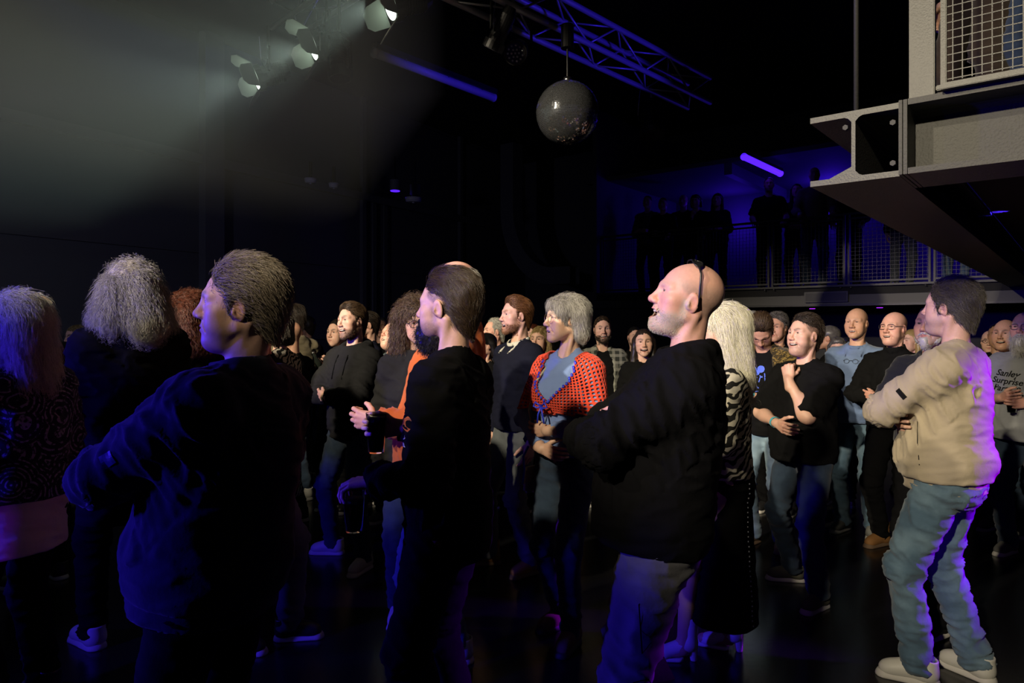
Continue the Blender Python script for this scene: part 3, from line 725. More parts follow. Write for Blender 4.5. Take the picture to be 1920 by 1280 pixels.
def head_field(F, o, R, s, fa):
    """face in head space: x right, y forward, z up, origin between the ears"""
    g = lambda *v: o+R @ (np.array(v, float)*s)
    w = fa.get('w', 1.); jw = fa.get('jaw', 1.); no = fa.get('nose', 1.); sm = fa.get('smile', 0.); op = fa.get('open', 0.)
    fem = fa.get('fem', 0); full = fa.get('full', 0.)
    def E(c, r, k=.02, op_='u', rot=None): F.ell(g(*c), np.array(r)*s, R if rot is None else R @ rot, k*s, op_)
    def K(a, b, ra, rb=None, k=.02, op_='u'): F.cap(g(*a), g(*b), ra*s, (ra if rb is None else rb)*s, k*s, op_)
    E((0, -.014, .045), (.074*w, .097, .085), 0)
    E((0, .028, .005), (.066*w, .066, .090), .03)
    E((0, .040, -.060), (.046*w*jw, .046, .042), .03)
    for x in (-1, 1):
        K((x*.050*w*jw, -.002, -.046), (x*.018, .070, -.090), .017, .014, .03)
        E((x*.045*w, .056, -.012+.004*sm), (.024+.003*sm, .022+.004*sm, .021+.003*sm), .022)
        E((x*.040*w, .050, -.045), (.024+.012*full, .026+.010*full, .028), .025)
    E((0, .076, -.092-.008*op), (.021*jw, .018, .017), .022)
    if full > 0: E((0, .035, -.100), (.045, .045, .030*(.6+full)), .03)
    E((0, .072, -.050), (.032, .026, .030), .02)
    br = .4 if fem else 1.
    for x in (-1, 1):
        K((x*.012, .0865, .033), (x*.046*w, .069, .032), .0085*br+.003, .008*br+.003, .016)
        E((x*.031, .100, .017), (.021, .017, .0115), .012, 's')
        if fa.get('lod', 0) < 2:
            E((x*.0315, .0745, .0165), (.0150, .0145, .0140), .006)
            sq = fa.get('squint', .25)
            E((x*.0318, .094, .0158), (.0128, .020, .0056*(1-.75*sq)), .002, 's', rotm(0, 0, -x*4))
            if fa.get('bags', 0): K((x*.020, .0865, .002), (x*.044, .076, .004), .0045, .004, .006)
        if fa.get('lod', 0) < 2 and (sm > .3 or fa.get('age', 0) > .5):
            K((x*.0185, .1010, -.026), (x*(.037+.003*sm), .0785, -.062), .0028, .0022, .009, 's')
    # nose
    K((0, .0885, .026), (0, .103+.006*no, -.016), .0080, .0100*no, .013)
    E((0, .1095+.008*(no-1), -.0205), (.0115*no, .0115*no, .0105*no), .008)
    for x in (-1, 1):
        E((x*.0125*no, .0995, -.0245), (.0085*no, .0115, .0078), .006)
        if fa.get('lod', 0) < 1: E((x*.0065, .105, -.0312), (.0035, .0055, .004), .003, 's')
    # mouth
    cx, cy, cz = .0255+.009*sm, .0825-.008*sm, -.0555+.011*sm
    drop = .018*op
    if op < .05:
        K((-cx, cy, cz), (0, .0975, -.0535), .0036, .0052, .006); K((cx, cy, cz), (0, .0975, -.0535), .0036, .0052, .006)
        K((-cx, cy, cz), (0, .0955, -.0625), .0036, .0062, .006); K((cx, cy, cz), (0, .0955, -.0625), .0036, .0062, .006)
        K((-cx, cy+.005, cz), (0, .1035, -.058-.002*sm), .0018, .0018, .003, 's'); K((cx, cy+.005, cz), (0, .1035, -.058-.002*sm), .0018, .0018, .003, 's')
    else:
        for x in (-1, 1):
            K((x*cx, cy, cz), (0, .097, -.0515), .0036, .0050, .006)
            K((x*cx, cy, cz), (0, .093, -.066-drop), .0036, .0062, .006)
        E((0, .090, -.0585-drop*.45+.004*sm), (cx*.93, .026, .0045+.0085*op), .003, 's', None)
        for x in (-1, 1):
            K((0, .098, -.0585-drop*.4), (x*cx*.95, cy+.006, cz), .004+.006*op, .002, .003, 's')
    # ears
    es = fa.get('ear', 1.)
    for x in (-1, 1):
        Re = rotm(0, 0, x*9) @ rotm(x*-16, 0, 0) @ rotm(0, -9, 0)
        E((x*.0745*w, -.006, .002), (.007*es, .0185*es, .0315*es), .004, 'u', Re)
        E((x*.0725*w, .002, -.006), (.009, .013, .016), .008)
        if fa.get('lod', 0) < 2:
            Cx = Re
            E((x*.0835*w, -.0045, .001), (.0065, .0105*es, .0185*es), .004, 's', Re)
            E((x*.0735*w, -.004, .0), (.004, .013*es, .022*es), .003, 'u', Re)
            K((x*.078*w, .008, -.004), (x*.077*w, .009, -.010), .004, .004, .004)

def skin_color(q, V, fa, base):
    """q: head-space coordinates"""
    n = len(q); col = np.tile(np.asarray(base, float), (n, 1))
    inh = (q[:, 2] > -.16)
    def blob(c, r): return np.exp(-(((q-np.array(c))/np.array(r))**2).sum(1))
    red = fa.get('red', .35)
    nz = fbm(q*60, 5)
    rm = np.zeros(n)
    for x in (-1, 1):
        rm = np.maximum(rm, .8*blob((x*.045, .065, -.015), (.028, .04, .025)))
        rm = np.maximum(rm, .8*blob((x*.08, -.005, 0), (.015, .03, .04)))
    rm = np.maximum(rm, .9*blob((0, .115, -.02), (.02, .02, .018)))
    rm = np.clip(rm+.25*(nz-.5), 0, 1)*red
    col *= 1-rm[:, None]*np.array([.06, .38, .42])
    col *= (1+.14*(fbm(q*150, 9)-.5))[:, None]
    lod = fa.get('lod', 0)
    def seg(a, b):
        a = np.array(a); b = np.array(b); t = np.clip(((q-a) @ (b-a))/((b-a) @ (b-a)), 0, 1)
        return np.linalg.norm(q-a-t[:, None]*(b-a), axis=1)
    sm = fa.get('smile', 0.); op = fa.get('open', 0.)
    cx, cy, cz = .0255+.009*sm, .0825-.008*sm, -.0555+.011*sm
    lip = np.minimum.reduce([seg((-cx, cy, cz), (0, .100, -.0535)), seg((cx, cy, cz), (0, .100, -.0535)),
                             seg((-cx, cy, cz), (0, .098, -.0625-.018*op)), seg((cx, cy, cz), (0, .098, -.0625-.018*op))])
    lm = np.clip((.0085-lip)/.003, 0, 1)*(q[:, 1] > .06)*fa.get('lips', .75)
    lipc = np.array(fa.get('lipc', (.42, .14, .12)))
    # stubble / painted short beard: real colour of the skin
    st = fa.get('stubble', 0)
    if st > 0:
        m = np.clip((-.030-q[:, 2]+.25*(q[:, 1]-.03)*-1)/.02, 0, 1)*np.clip((q[:, 1]+.005)/.02, 0, 1)
        m *= np.clip((q[:, 2]+.125)/.02, 0, 1)
        side = np.clip((np.abs(q[:, 0])-.05)/.01, 0, 1)*np.clip((.02-np.abs(q[:, 1]-.015))/.012, 0, 1)*np.clip((.02-q[:, 2])/.02, 0, 1)*np.clip((q[:, 2]+.06)/.02, 0, 1)
        cheek = np.exp(-((q-np.array([0, .09, -.03]))/np.array([.03, .05, .012]))**2).prod(1)
        m = np.maximum(m, side)*(1-cheek)*(.55+.9*(fbm(q*220, 3)-.3))
        m = np.clip(m, 0, 1)*st*(lm < .5)
        col = col*(1-m[:, None])+np.array(fa.get('stubc', (.05, .04, .03)))*m[:, None]
    col = col*(1-lm[:, None])+lipc*lm[:, None]
    if op > .05:
        mo = (q[:, 1] < .0925-.25*np.abs(q[:, 0])) & (np.abs(q[:, 0]) < cx) & (np.abs(q[:, 2]+.060+.008*op) < .008+.014*op) & (q[:, 1] > .045) & (lip > .0035)
        col[mo] = (.045, .008, .008)
    # brows
    bc = fa.get('brow')
    if bc is not None:
        b = np.minimum(*[np.minimum(seg((x*.014, .094, .0345), (x*.032, .089, .0405)), seg((x*.032, .089, .0405), (x*.049, .072, .035))) for x in (-1, 1)])
        m = np.clip((.0085-b)/.003, 0, 1)*fa.get('browa', .85)*(.6+.8*(fbm(q*260, 21)-.3))
        m = np.clip(m, 0, 1)
        col = col*(1-m[:, None])+np.array(bc)*m[:, None]
    if lod < 2:
        b = np.minimum(*[np.minimum(seg((x*.019, .0865, .0178), (x*.032, .0895, .0205)), seg((x*.032, .0895, .0205), (x*.0455, .0785, .0165))) for x in (-1, 1)])
        m = np.clip((.0034-b)/.0016, 0, 1)*.6; col = col*(1-m[:, None])+np.array((.06, .03, .025))*m[:, None]
    if lod == 2:    # far faces: closed-lid line as colour of lashes
        b = np.minimum(*[seg((x*.020, .084, .016), (x*.044, .074, .016)) for x in (-1, 1)])
        m = np.clip((.0055-b)/.002, 0, 1)*.75; col = col*(1-m[:, None])+np.array((.05, .03, .025))*m[:, None]
    # cropped hair on the scalp
    bz = fa.get('buzz')
    if bz is not None:
        bcol, amt, top = bz
        line = q[:, 2]+.06-.714*(q[:, 1]+.09)
        m = np.clip(line/.012, 0, 1)*np.clip((.055-q[:, 1])/.015, 0, 1)*np.clip((top-q[:, 2])/.03, 0, 1)
        m *= amt*(.75+.7*(fbm(q*300, 31)-.4)); m = np.clip(m, 0, 1)
        ear = blob((.078, -.005, 0), (.012, .03, .04))+blob((-.078, -.005, 0), (.012, .03, .04)); m *= ear < .45
        col = col*(1-m[:, None])+np.array(bcol)*m[:, None]
    return np.clip(col, 0, 1)

# ------------------------------------------------------------------ hands
FING = [((-.030, .092, .000), (.044, .026, .022)), ((-.009, .097, .003), (.049, .030, .023)),
        ((.012, .092, .001), (.045, .028, .022)), ((.031, .081, -.004), (.035, .021, .019))]
CURL = {'cup': ((38, 56, 40), (42, 58, 42), (46, 58, 42), (50, 58, 42), 34),
        'claw': ((22, 40, 34), (20, 38, 34), (22, 40, 34), (26, 44, 34), 30),
        'relax': ((18, 28, 18), (24, 32, 20), (28, 36, 22), (30, 38, 24), 18),
        'flat': ((6, 8, 5), (6, 8, 5), (8, 8, 5), (10, 10, 6), 5),
        'grip': ((38, 48, 26), (42, 50, 28), (46, 52, 30), (50, 54, 32), 40),
        'fist': ((70, 92, 55), (74, 95, 58), (76, 95, 58), (78, 95, 60), 45),
        'tuck': ((14, 20, 12), (16, 22, 12), (18, 24, 14), (20, 26, 14), 12)}
def hand_field(F, o, R, s, right=True, pose='relax', spread=0.):
    m = 1 if right else -1
    g = lambda v: o+R @ (np.array([v[0]*m, v[1], v[2]])*s)
    cu = CURL[pose] if isinstance(pose, str) else pose
    F.cap(g((0, -.05, 0)), g((0, .006, 0)), .027*s, .0255*s, .015*s)
    F.ell(g((-.004, .050, -.003)), np.array((.036, .050, .0135))*s, R, .012*s)
    for (k, ln), c in zip(FING, cu[:4]):
        k = np.array(k)
        F.cap(g((k[0]*.55, .018, -.002)), g(k), .0135*s, .0105*s, .010*s)
    for i, ((k, ln), c) in enumerate(zip(FING, cu[:4])):
        p = np.array(k, float); ang = 0; rad = (.0098, .0090, .0082, .0074)
        sx = (-.10, -.02, .05, .13)[i]*(1+spread)
        for j in range(3):
            ang += math.radians(c[j]); dvec = np.array((sx*math.cos(ang), math.cos(ang), -math.sin(ang)))
            q = p+dvec*ln[j]*1.0
            rr = .88 if i == 3 else 1.
            F.cap(g(p), g(q), rad[j]*rr*s, rad[j+1]*rr*s, (.004 if j == 0 else .003)*s); p = q
    # thumb
    th = math.radians(cu[4]); p = np.array((-.020, .026, -.008)); d = unit((-.72, .62, -.22-.5*math.sin(th))) if pose != 'tuck' else unit((-.34, .90, -.28))
    for L, ra, rb in ((.040, .0145, .0120), (.032, .0115, .0105), (.027, .0102, .0085)):
        q = p+d*L; F.cap(g(p), g(q), ra*s, rb*s, .006*s); p = q
        d = unit(d*math.cos(th*.6)+np.array((.45*math.sin(th), .55*math.cos(th)*.6, -.45*math.sin(th)))*.9)
# ------------------------------------------------------------------ people
def ik(S, T, l1, l2, pole):
    d = T-S; L = np.linalg.norm(d); L = min(L, (l1+l2)*.999); u = unit(d)
    a = (l1*l1-l2*l2+L*L)/(2*L); h = math.sqrt(max(l1*l1-a*a, 0))
    w = np.asarray(pole, float); w = unit(w-u*(w @ u))
    return S+u*a+w*h, S+u*L

ARMS = {  # e elbow and t wrist in torso space (x + = out to the arm's own side); palm normal; hand direction
    'down': dict(e=(.215, -.03, 1.12), t=(.225, .04, .85), palm=(-1, 0, 0), pose='relax'),
    'pocket': dict(e=(.27, -.08, 1.13), t=(.20, .06, .92), palm=(-1, .1, 0), pose='relax'),
    'cross_in': dict(e=(.235, .15, 1.17), t=(-.10, .185, 1.165), palm=(0, -1, .1), pose='tuck', hd=(-1, -.25, 0)),
    'cross_out': dict(e=(.235, .17, 1.185), t=(-.07, .265, 1.17), palm=(0, -1, .2), pose='tuck', hd=(-1, -.4, .05)),
    'front': dict(e=(.23, .02, 1.14), t=(.12, .26, 1.12), palm=(-1, 0, -.2), pose='grip'),
    'rail': dict(e=(.25, .08, 1.16), t=(.22, .34, 1.06), palm=(0, -.2, -1), pose='grip'),
    'chin': dict(e=(.15, .17, 1.17), t=(.015, .185, 1.42), palm=(-.5, -1, 0), pose='fist', hd=(-.22, -.18, 1)),
    'belly': dict(e=(.26, .06, 1.15), t=(.03, .215, 1.08), palm=(0, -1, 0), pose='relax'),
    'drink': dict(e=(.22, .14, 1.19), t=(.08, .22, 1.42), palm=(-1, -.2, 0), pose='grip', hd=(-.4, .25, .6)),
}

class Person: pass
HC = {}
LODS = {0: dict(head=.0030, hand=.0036, cloth=.0085, hair=.005), 1: dict(head=.0044, hand=.005, cloth=.0125, hair=.0065),
        2: dict(head=.0075, hand=.009, cloth=.024, hair=.010)}
rng = np.random.default_rng(7)

def wrinkle(F, V, N, bones, amp, seed, fine=1., lim=.05):
    """folds: ridged noise squeezed along the limb, deeper near the joints"""
    best = np.full(len(V), 9.); ax = np.zeros((len(V), 3)); a0 = np.zeros(len(V)); hot = np.zeros(len(V))
    for a, b, am, joints in bones:
        ba = b-a; t = np.clip(((V-a) @ ba)/(ba @ ba), 0, 1); d = np.linalg.norm(V-a-t[:, None]*ba, axis=1)
        m = d < best; best[m] = d[m]; ax[m] = unit(ba); a0[m] = am
        for j in joints: hot = np.maximum(hot, np.exp(-(np.linalg.norm(V-j, axis=1)/.13)**2))
    s = (V*ax).sum(1); perp = V-s[:, None]*ax
    sh = s+.35*(perp @ np.array([.6, .5, .2]))
    q = perp*7.5+ax*(sh*22*fine)[:, None]
    w = fbm(V*3.1, seed+3, 2)
    n1 = 1-np.abs(2*fbm(q+w[:, None]*1.6, seed, 2)-1)
    n2 = 1-np.abs(2*vnoise(q*2.1+w[:, None]*2+5, seed+1)-1)
    n1 = n1**2
    d = amp*a0*(.45+.95*hot)*(n1-.55)*1.9+amp*.5*a0*(.4+hot)*(n2-.7)
    d += amp*.5*(fbm(V*9, seed+8, 2)-.5)
    return V+N*np.maximum(d, -lim)[:, None]

def person(label, px, ytop, D, face_dir, lod=1, look=(0, 0, 0), H=None, g=1., belly=0., fem=0, lean=0., side=0., twist=0.,
           arms=('down', 'down'), feet=((-.11, .0, -10), (.11, .0, 10)), face=None, skin=(.62, .36, .27), hair=None,
           top=None, inner=None, bottom=None, shoes=None, floor=0., cat='person', group=None, hs=1., sh=1., build=True, neck=1., seed=1, hoff=(0, 0, 0)):
    P = Person(); L = LODS[lod]
    H = H if H is not None else CAM_Z+(HORIZON-ytop)/FPX*D-floor
    s = H/1.80
    P.H, P.s = H, s
    fa = dict(face or {}); fa['lod'] = lod; fa['fem'] = fem
    # --- skeleton
    TR = rotm(twist, -lean, side); piv = A3(0, 0, .95)*s
    tp = lambda x, y, z: piv+TR @ (A3(x, y, z)*s-piv)
    td = lambda v: TR @ np.asarray(v, float)
    P.tp, P.TR = tp, TR
    sw = (.168 if not fem else .150)*sh
    hipw = .088
    neck_b = tp(0, -.022, 1.48)
    HR = TR @ rotm(*look)
    head_piv = tp(0, .0, 1.595)
    hsz = hs*s**.35
    ho = head_piv+HR @ (A3(0, .012, .130)*hsz*.62)+TR @ A3(*hoff)
    P.ho, P.HR, P.hsz = ho, HR, hsz
    gx = lambda v: v*g
    # legs
    hip, knee, ank, toe = [], [], [], []
    for i, (fx, fy, fang) in enumerate(feet):
        sg = (-1, 1)[i]
        hp = A3(sg*hipw, 0, .915)*s
        an = A3(fx*s, fy*s-.02, .085)
        fd = A3(math.sin(math.radians(fang)), math.cos(math.radians(fang)), 0)
        kn, an2 = ik(hp, an, .435*s, .425*s, fd+A3(0, .0, 0))
        hip.append(hp); knee.append(kn); ank.append(an2); toe.append(fd)
    # arms (0 = left, 1 = right)
    sho, elb, wri, HRs, apose = [], [], [], [], []
    for i, a in enumerate(arms):
        sg = (-1, 1)[i]
        ap = dict(ARMS[a] if isinstance(a, str) else a)
        if 'base' in ap: ap = {**ARMS[ap['base']], **ap}
        S0 = tp(sg*sw, -.015, 1.412)
        t = tp(sg*ap['t'][0], ap['t'][1], ap['t'][2]); e0 = tp(sg*ap['e'][0], ap['e'][1], ap['e'][2])
        e = S0+unit(e0-S0)*.295*s; w_ = e+unit(t-e)*.262*s
        y = unit(w_-e) if 'hd' not in ap else unit(td((sg*ap['hd'][0], ap['hd'][1], ap['hd'][2])))
        pn = td((sg*ap['palm'][0], ap['palm'][1], ap['palm'][2])); z = -unit(pn-y*(pn @ y)); x = np.cross(y, z)
        sho.append(S0); elb.append(e); wri.append(w_); HRs.append(np.stack([x, y, z], 1)); apose.append(ap['pose'])
    P.sho, P.elb, P.wri, P.HRs, P.ank, P.knee, P.hip = sho, elb, wri, HRs, ank, knee, hip
    # --- root
    th = math.radians(face_dir); fw = (math.sin(th), math.cos(th)); rt = (math.cos(th), -math.sin(th))
    X = (px-960)/FPX*D; hx = ho[0]*rt[0]+ho[1]*fw[0]; hy = ho[0]*rt[1]+ho[1]*fw[1]
    root = bpy.data.objects.new('person', None); C.objects.link(root)
    root.empty_display_size = .1
    root.location = (X-hx, D-hy, floor); root.rotation_euler = (0, 0, -th)
    root['label'] = label; root['category'] = cat
    if group: root['group'] = group
    P.root = root
    # --- torso primitives; off = cloth thickness
    def torso(F, off, k=.06, hemlen=None, arms_=True):
        Rt = TR
        def e(c, r, k_): F.ell(tp(*c), (np.array(r)*s*np.array([g, g, 1.]))+off, Rt, k_)
        e((0, -.012, .955), (.158 if not fem else .168, .112, .12), 0)
        e((0, -.002, 1.10), (.142 if not fem else .125, .100, .14), k)
        e((0, .002, 1.275), ((.160 if not fem else .140)*sh, .110, .180), k)
        F.cap(tp(-sw*.84, -.02, 1.412), tp(sw*.84, -.02, 1.412), .058*s+off, None, k)
        for x in (-1, 1):
            F.cap(tp(x*sw*.60, -.022, 1.425), tp(x*.030, -.03, 1.500), .050*s+off*.7, .040*s+off*.5, .05)
        if belly: F.ell(tp(0, .045+.05*belly, 1.05), np.array((.150*g, .095+.05*belly, .155))*s+off, Rt, .07)
        if fem:
            for x in (-1, 1): F.ell(tp(x*.073, .092, 1.275), np.array((.062, .058, .068))*s+off*.7, Rt, .05)
    nr = .0505*s*neck*(.88 if fem else 1)
    # --- skin body
    B = Field(); torso(B, -.004)
    for i in (0, 1):
        B.cap(sho[i], elb[i], .050*s*g**.5, .041*s, .04); B.cap(elb[i], wri[i], .041*s, .0275*s, .02)
        q = elb[i]+(wri[i]-elb[i])*.28; B.ell(q, (.043*s, .043*s, .075*s), np.stack([HRs[i][:, 0], HRs[i][:, 2], unit(wri[i]-elb[i])], 1), .03)
        B.cap(hip[i], knee[i], .080*s*g**.5, .054*s, .04); B.cap(knee[i], ank[i], .050*s, .036*s, .03)
        B.cap(ank[i]+A3(0, 0, -.03), ank[i]+toe[i]*.13+A3(0, 0, -.05), .034, .026, .03)
    jaw_in = ho+HR @ (A3(0, -.034, -.030)*hsz)
    B.cap(neck_b+TR @ A3(0, 0, -.02), jaw_in, nr*1.08, nr*.96, .022)
    for x in (-1, 1):
        B.cap(ho+HR @ (A3(x*.055, -.03, -.035)*hsz), tp(x*.018, .030, 1.445), .012*s, .009*s, .02)
    HF = Field(); head_field(HF, ho, HR, hsz, fa)
    # blend head and neck: put the head first, then neck
    full = Field(); full.p = HF.p+B.p
    # keep the face crisp: the neck cannot cover the mouth; carve order is head, body
    for i in (0, 1): hand_field(full, wri[i], HRs[i], s*(.93 if fem else 1.), right=(i == 1), pose=apose[i])
    P.skin_field = full
    cutz = (top or {}).get('cut', 1.44)
    cutp = tp(0, 0, cutz); up = td((0, 0, 1))
    tee = (top or {}).get('sleeve', 'long') == 'short'
    bare = .45 if (top or {}).get('sleeve') == 'mid' else None
    def armpt(i):
        if tee: return sho[i]+(elb[i]-sho[i])*.45, elb[i]
        if bare is not None: return elb[i], elb[i]
        return elb[i]+(wri[i]-elb[i])*.72, wri[i]
    def reg_arm(i, c, pad, big=.062):
        a, b = armpt(i); tip = wri[i]+HRs[i][:, 1]*.24*s
        segs = [(a, b), (b, wri[i]), (wri[i], tip)]
        m = np.zeros(len(c), bool)
        for u, v in segs:
            ba = v-u; l2 = ba @ ba
            if l2 < 1e-8: continue
            t = np.clip(((c-u) @ ba)/l2, 0, 1); dd = np.linalg.norm(c-u-t[:, None]*ba, axis=1)
            m |= dd < ((.125 if (v is tip) else big)*s+pad)
        return m
    def reg_hand(c, pad, i):
        a = armpt(i)[0]; dirn = unit((armpt(i)[1] if tee else wri[i])-a)
        m = reg_arm(i, c, pad)
        m &= ((c-a) @ dirn > -pad) | (np.linalg.norm(c-wri[i], axis=1) < .24*s)
        return m
    hb = 1.-0.
    # separate field for the head (with neck/shoulders), each arm, and the hidden rest: same surfaces
    headF = Field(); headF.p = HF.p+[p for p in B.p[:7]]+[p for p in B.p[-3:]]
    headF.p = HF.p+B.p
    hi_lim = ho+HR @ A3(0, 0, .25)
    parts = []
    Vh, Qh = extract(headF, L['head'], lambda c, pad: ((c-cutp) @ up > -pad) & (np.linalg.norm(c-ho, axis=1) < .36+pad), box=(ho-.37, ho+.37))
    parts.append((Vh, Qh))
    for i in (0, 1):
        AF = Field()
        AF.cap(sho[i], elb[i], .050*s*g**.5, .041*s, .04); AF.cap(elb[i], wri[i], .041*s, .0275*s, .02)
        q = elb[i]+(wri[i]-elb[i])*.28; AF.ell(q, (.043*s, .043*s, .075*s), np.stack([HRs[i][:, 0], HRs[i][:, 2], unit(wri[i]-elb[i])], 1), .03)
        hand_field(AF, wri[i], HRs[i], s*(.93 if fem else 1.), right=(i == 1), pose=apose[i])
        parts.append(extract(AF, L['hand'], lambda c, pad, i=i: reg_hand(c, pad, i)))
    nfine = sum(len(v) for v, q in parts)
    rest = Field(); rest.p = [p for p in B.p]
    parts.append(extract(rest, .024, lambda c, pad: ((c-cutp) @ up < .012+pad) & ~(reg_hand(c, 0, 0) | reg_hand(c, 0, 1)), proj=1))
    V, Q = merge(parts)
    q = ((V-ho) @ HR)/hsz
    far = np.full(q.shape, 9.); inhead = np.zeros(len(V), bool); inhead[:len(Vh)] = True
    col = skin_color(np.where(inhead[:, None], q, q*0+A3(0, -.3, -.5)), V, fa, skin)
    kn = np.zeros(len(V))
    for i in (0, 1):
        hq = (V-wri[i]) @ HRs[i]
        kn = np.maximum(kn, np.exp(-((hq-A3(0, .10, .01))/A3(.06, .06, .03))**2).prod(1)*(np.linalg.norm(V-wri[i], axis=1) < .22))
    col *= 1-(kn*.5)[:, None]*np.array([.04, .28, .30])
    body = link_obj('body', mesh_np('body', V, Q, col=col), MAT['skin'], root)
    P.body = body
    # eyes, teeth
    if lod < 2:
        if 'eye' not in HC:
            bm = bmesh.new(); bmesh.ops.create_uvsphere(bm, u_segments=14, v_segments=10, radius=.0126)
            me = bpy.data.meshes.new('eye'); bm.to_mesh(me); bm.free()
            for p in me.polygons: p.use_smooth = True
            at = me.color_attributes.new('Col', 'FLOAT_COLOR', 'POINT')
            for i, v in enumerate(me.vertices):
                z = v.co.z/.0126
                at.data[i].color = (.01, .01, .01, 1) if z > .97 else ((.10, .07, .05, 1) if z > .80 else (.62, .56, .52, 1))
            HC['eye'] = me
        for x in (-1, 1):
            e = link_obj('eye', HC['eye'], MAT['eye'], root)
            M = np.eye(4); gz = fa.get('gaze', (0, 0)); Rg = HR @ rotm(gz[0], gz[1], 0)
            M[:3, :3] = np.stack([Rg[:, 0], -Rg[:, 2], Rg[:, 1]], 1)*hsz; M[:3, 3] = ho+HR @ (A3(x*.0315, .0752, .0162)*hsz)
            e.matrix_local = Matrix(M.tolist())
        if fa.get('open', 0) > .05:
            T = Field(); o_ = fa['open']; sm = fa.get('smile', 0)
            gg = lambda *v: ho+HR @ (A3(*v)*hsz)
            xs = np.linspace(-.021, .021, 7)
            pts = [gg(x, .0905-14*x*x, -.0545+.004*sm*0+8*x*x*sm) for x in xs]
            for a, b in zip(pts[:-1], pts[1:]): T.cap(a, b, .0042*hsz, None, .002)
            v, q_ = extract(T, .0022, levels=2)
            link_obj('teeth', mesh_np('teeth', v, q_), MAT['teeth'], root)
    # --- trousers
    if bottom:
        bo = bottom.get('off', .016); fl = bottom.get('flare', 1.)
        F = Field()
        F.ell(tp(0, -.015, .955), np.array((.146 if not fem else .160, .108, .12))*s*np.array([g, g, 1])+bo*.4, TR, 0)
        F.ell(tp(0, -.050, .89), np.array((.120*g, .085, .10))*s+bo*.6, TR, .05)
        if belly: F.ell(tp(0, .01, .97), np.array((.140*g, .095+.02*belly, .10))*s+bo*.6, TR, .05)
        F.plane(tp(0, 0, bottom.get('waist', 1.01)), td((0, 0, 1)), .004)
        if bottom.get('kind') == 'skirt':
            F.cap(tp(0, -.01, .98), A3(0, 0, bottom.get('hem', .5)), .15*s, bottom.get('r', .23), .06, S=np.diag([1, 1.25, 1]), flat1=True)
        else:
            for i in (0, 1):
                F.cap(hip[i], knee[i], (.086*s)*g**.6+bo, .056*s*g**.3+bo, .045)
                end = ank[i]+unit(knee[i]-ank[i])*-.03
                F.cap(knee[i], end, .056*s*g**.3+bo, (.043*s+bo)*fl, .02, flat1=True)
        hh = L['cloth']*1.05
        v, q_ = extract(F, hh); n = grad(F, v)
        bones = []
        for i in (0, 1): bones += [(hip[i], knee[i], 1., [hip[i], knee[i]]), (knee[i], ank[i], 1., [ank[i]+A3(0, 0, .03)])]
        v = wrinkle(F, v, n, bones, bottom.get('amp', .010), seed+11, .9)
        P.bottom_field = F
        P.bottom = link_obj(bottom.get('name', 'trousers'), mesh_np('trousers', v, q_), bottom['mat'], root)
    # --- tops
    P.tops = []
    for layer, spec in (('inner', inner), ('top', top)):
        if not spec: continue
        off = spec.get('off', .018); F = Field(); k = .06
        torso(F, off)
        hem = spec.get('hem', .92); hr = spec.get('hemr', 1.)
        by = .02+.05*belly
        dep = (.120*g+.055*belly)*s+off; wid = (.160*g)*s+off
        S_ = TR @ np.diag([1., wid/dep, 1.]) @ TR.T
        F.cap(tp(0, by-.02, hem-.02), tp(0, .0, 1.28), wid*hr*(1.03), wid*.96, .05, S=S_)
        if spec.get('blouse'): F.tor(tp(0, by-.022, hem+.085), (wid*.88), .030, TR, sz=1.6, k=.04)
        F.plane(tp(0, 0, hem), td((0, 0, -1)), .006)
        if spec.get('band'):
            F.cap(tp(0, by-.02, hem-.055), tp(0, by-.02, hem+.03), wid*.965, wid*.985, .008, S=S_, flat0=True)
        ar = spec.get('armr', .014); sl = spec.get('sleeve', 'long')
        if sl == 'short':
            for i in (0, 1): F.cap(sho[i], sho[i]+(elb[i]-sho[i])*spec.get('sl', .80), .058*s+ar+off*.4, .060*s+ar+.008, .05, flat1=True)
        elif sl != 'none':
            for i in (0, 1):
                F.cap(sho[i], elb[i], .054*s*g**.3+ar+off*.3, .047*s+ar, .045)
            for i in spec.get('order', (0, 1)):
                F.cap(elb[i], elb[i]+(wri[i]-elb[i])*(.40 if sl == 'mid' else spec.get('cuff', .97)), .049*s+ar, .033*s+ar*.9, .013, flat1=True)
        co = spec.get('collar', 'crew')
        cR = TR @ rotm(0, -17, 0)
        nb = tp(0, -.014, 1.495)
        if co in ('crew', 'v'): F.tor(nb+td((0, .006, -.012)), nr+.016, .009, cR, sx=1.04, sz=1.2, k=.012)
        elif co == 'rib': F.tor(nb+td((0, .0, -.004)), nr+.017, .011, cR, sx=1.04, sz=1.9, k=.010)
        elif co == 'turtle': F.tor(nb+td((0, .004, .030)), nr+.012, .012, cR, sz=3.2, k=.010)
        elif co == 'stand': F.tor(nb+td((0, .004, .012)), nr+.022, .009, cR, sx=1.05, sz=3.6, k=.010)
        elif co == 'shirt':
            F.tor(nb+td((0, .004, .014)), nr+.020, .008, cR, sx=1.05, sz=3.0, k=.006)
            for x in (-1, 1): F.cap(nb+td((x*.066, .02, .016)), tp(x*.055, .115, 1.43), .012, .007, .008)
        elif co == 'hood':
            F.tor(nb+td((0, -.016, .000)), nr+.040, .024, cR @ rotm(0, -8, 0), sx=1.12, sz=1.5, k=.03)
            F.ell(tp(0, -.115, 1.425), (.105, .042, .085), TR, .04)
            F.tor(nb+td((0, -.004, .022)), nr+.026, .014, cR, sx=1.08, sz=1.6, k=.014)
        # neck hole and open front
        F.cap(nb+td((0, -.005, -.01)), nb+td((0, .02, .12)), nr+spec.get('hole', .008), nr+.012, .004, 's')
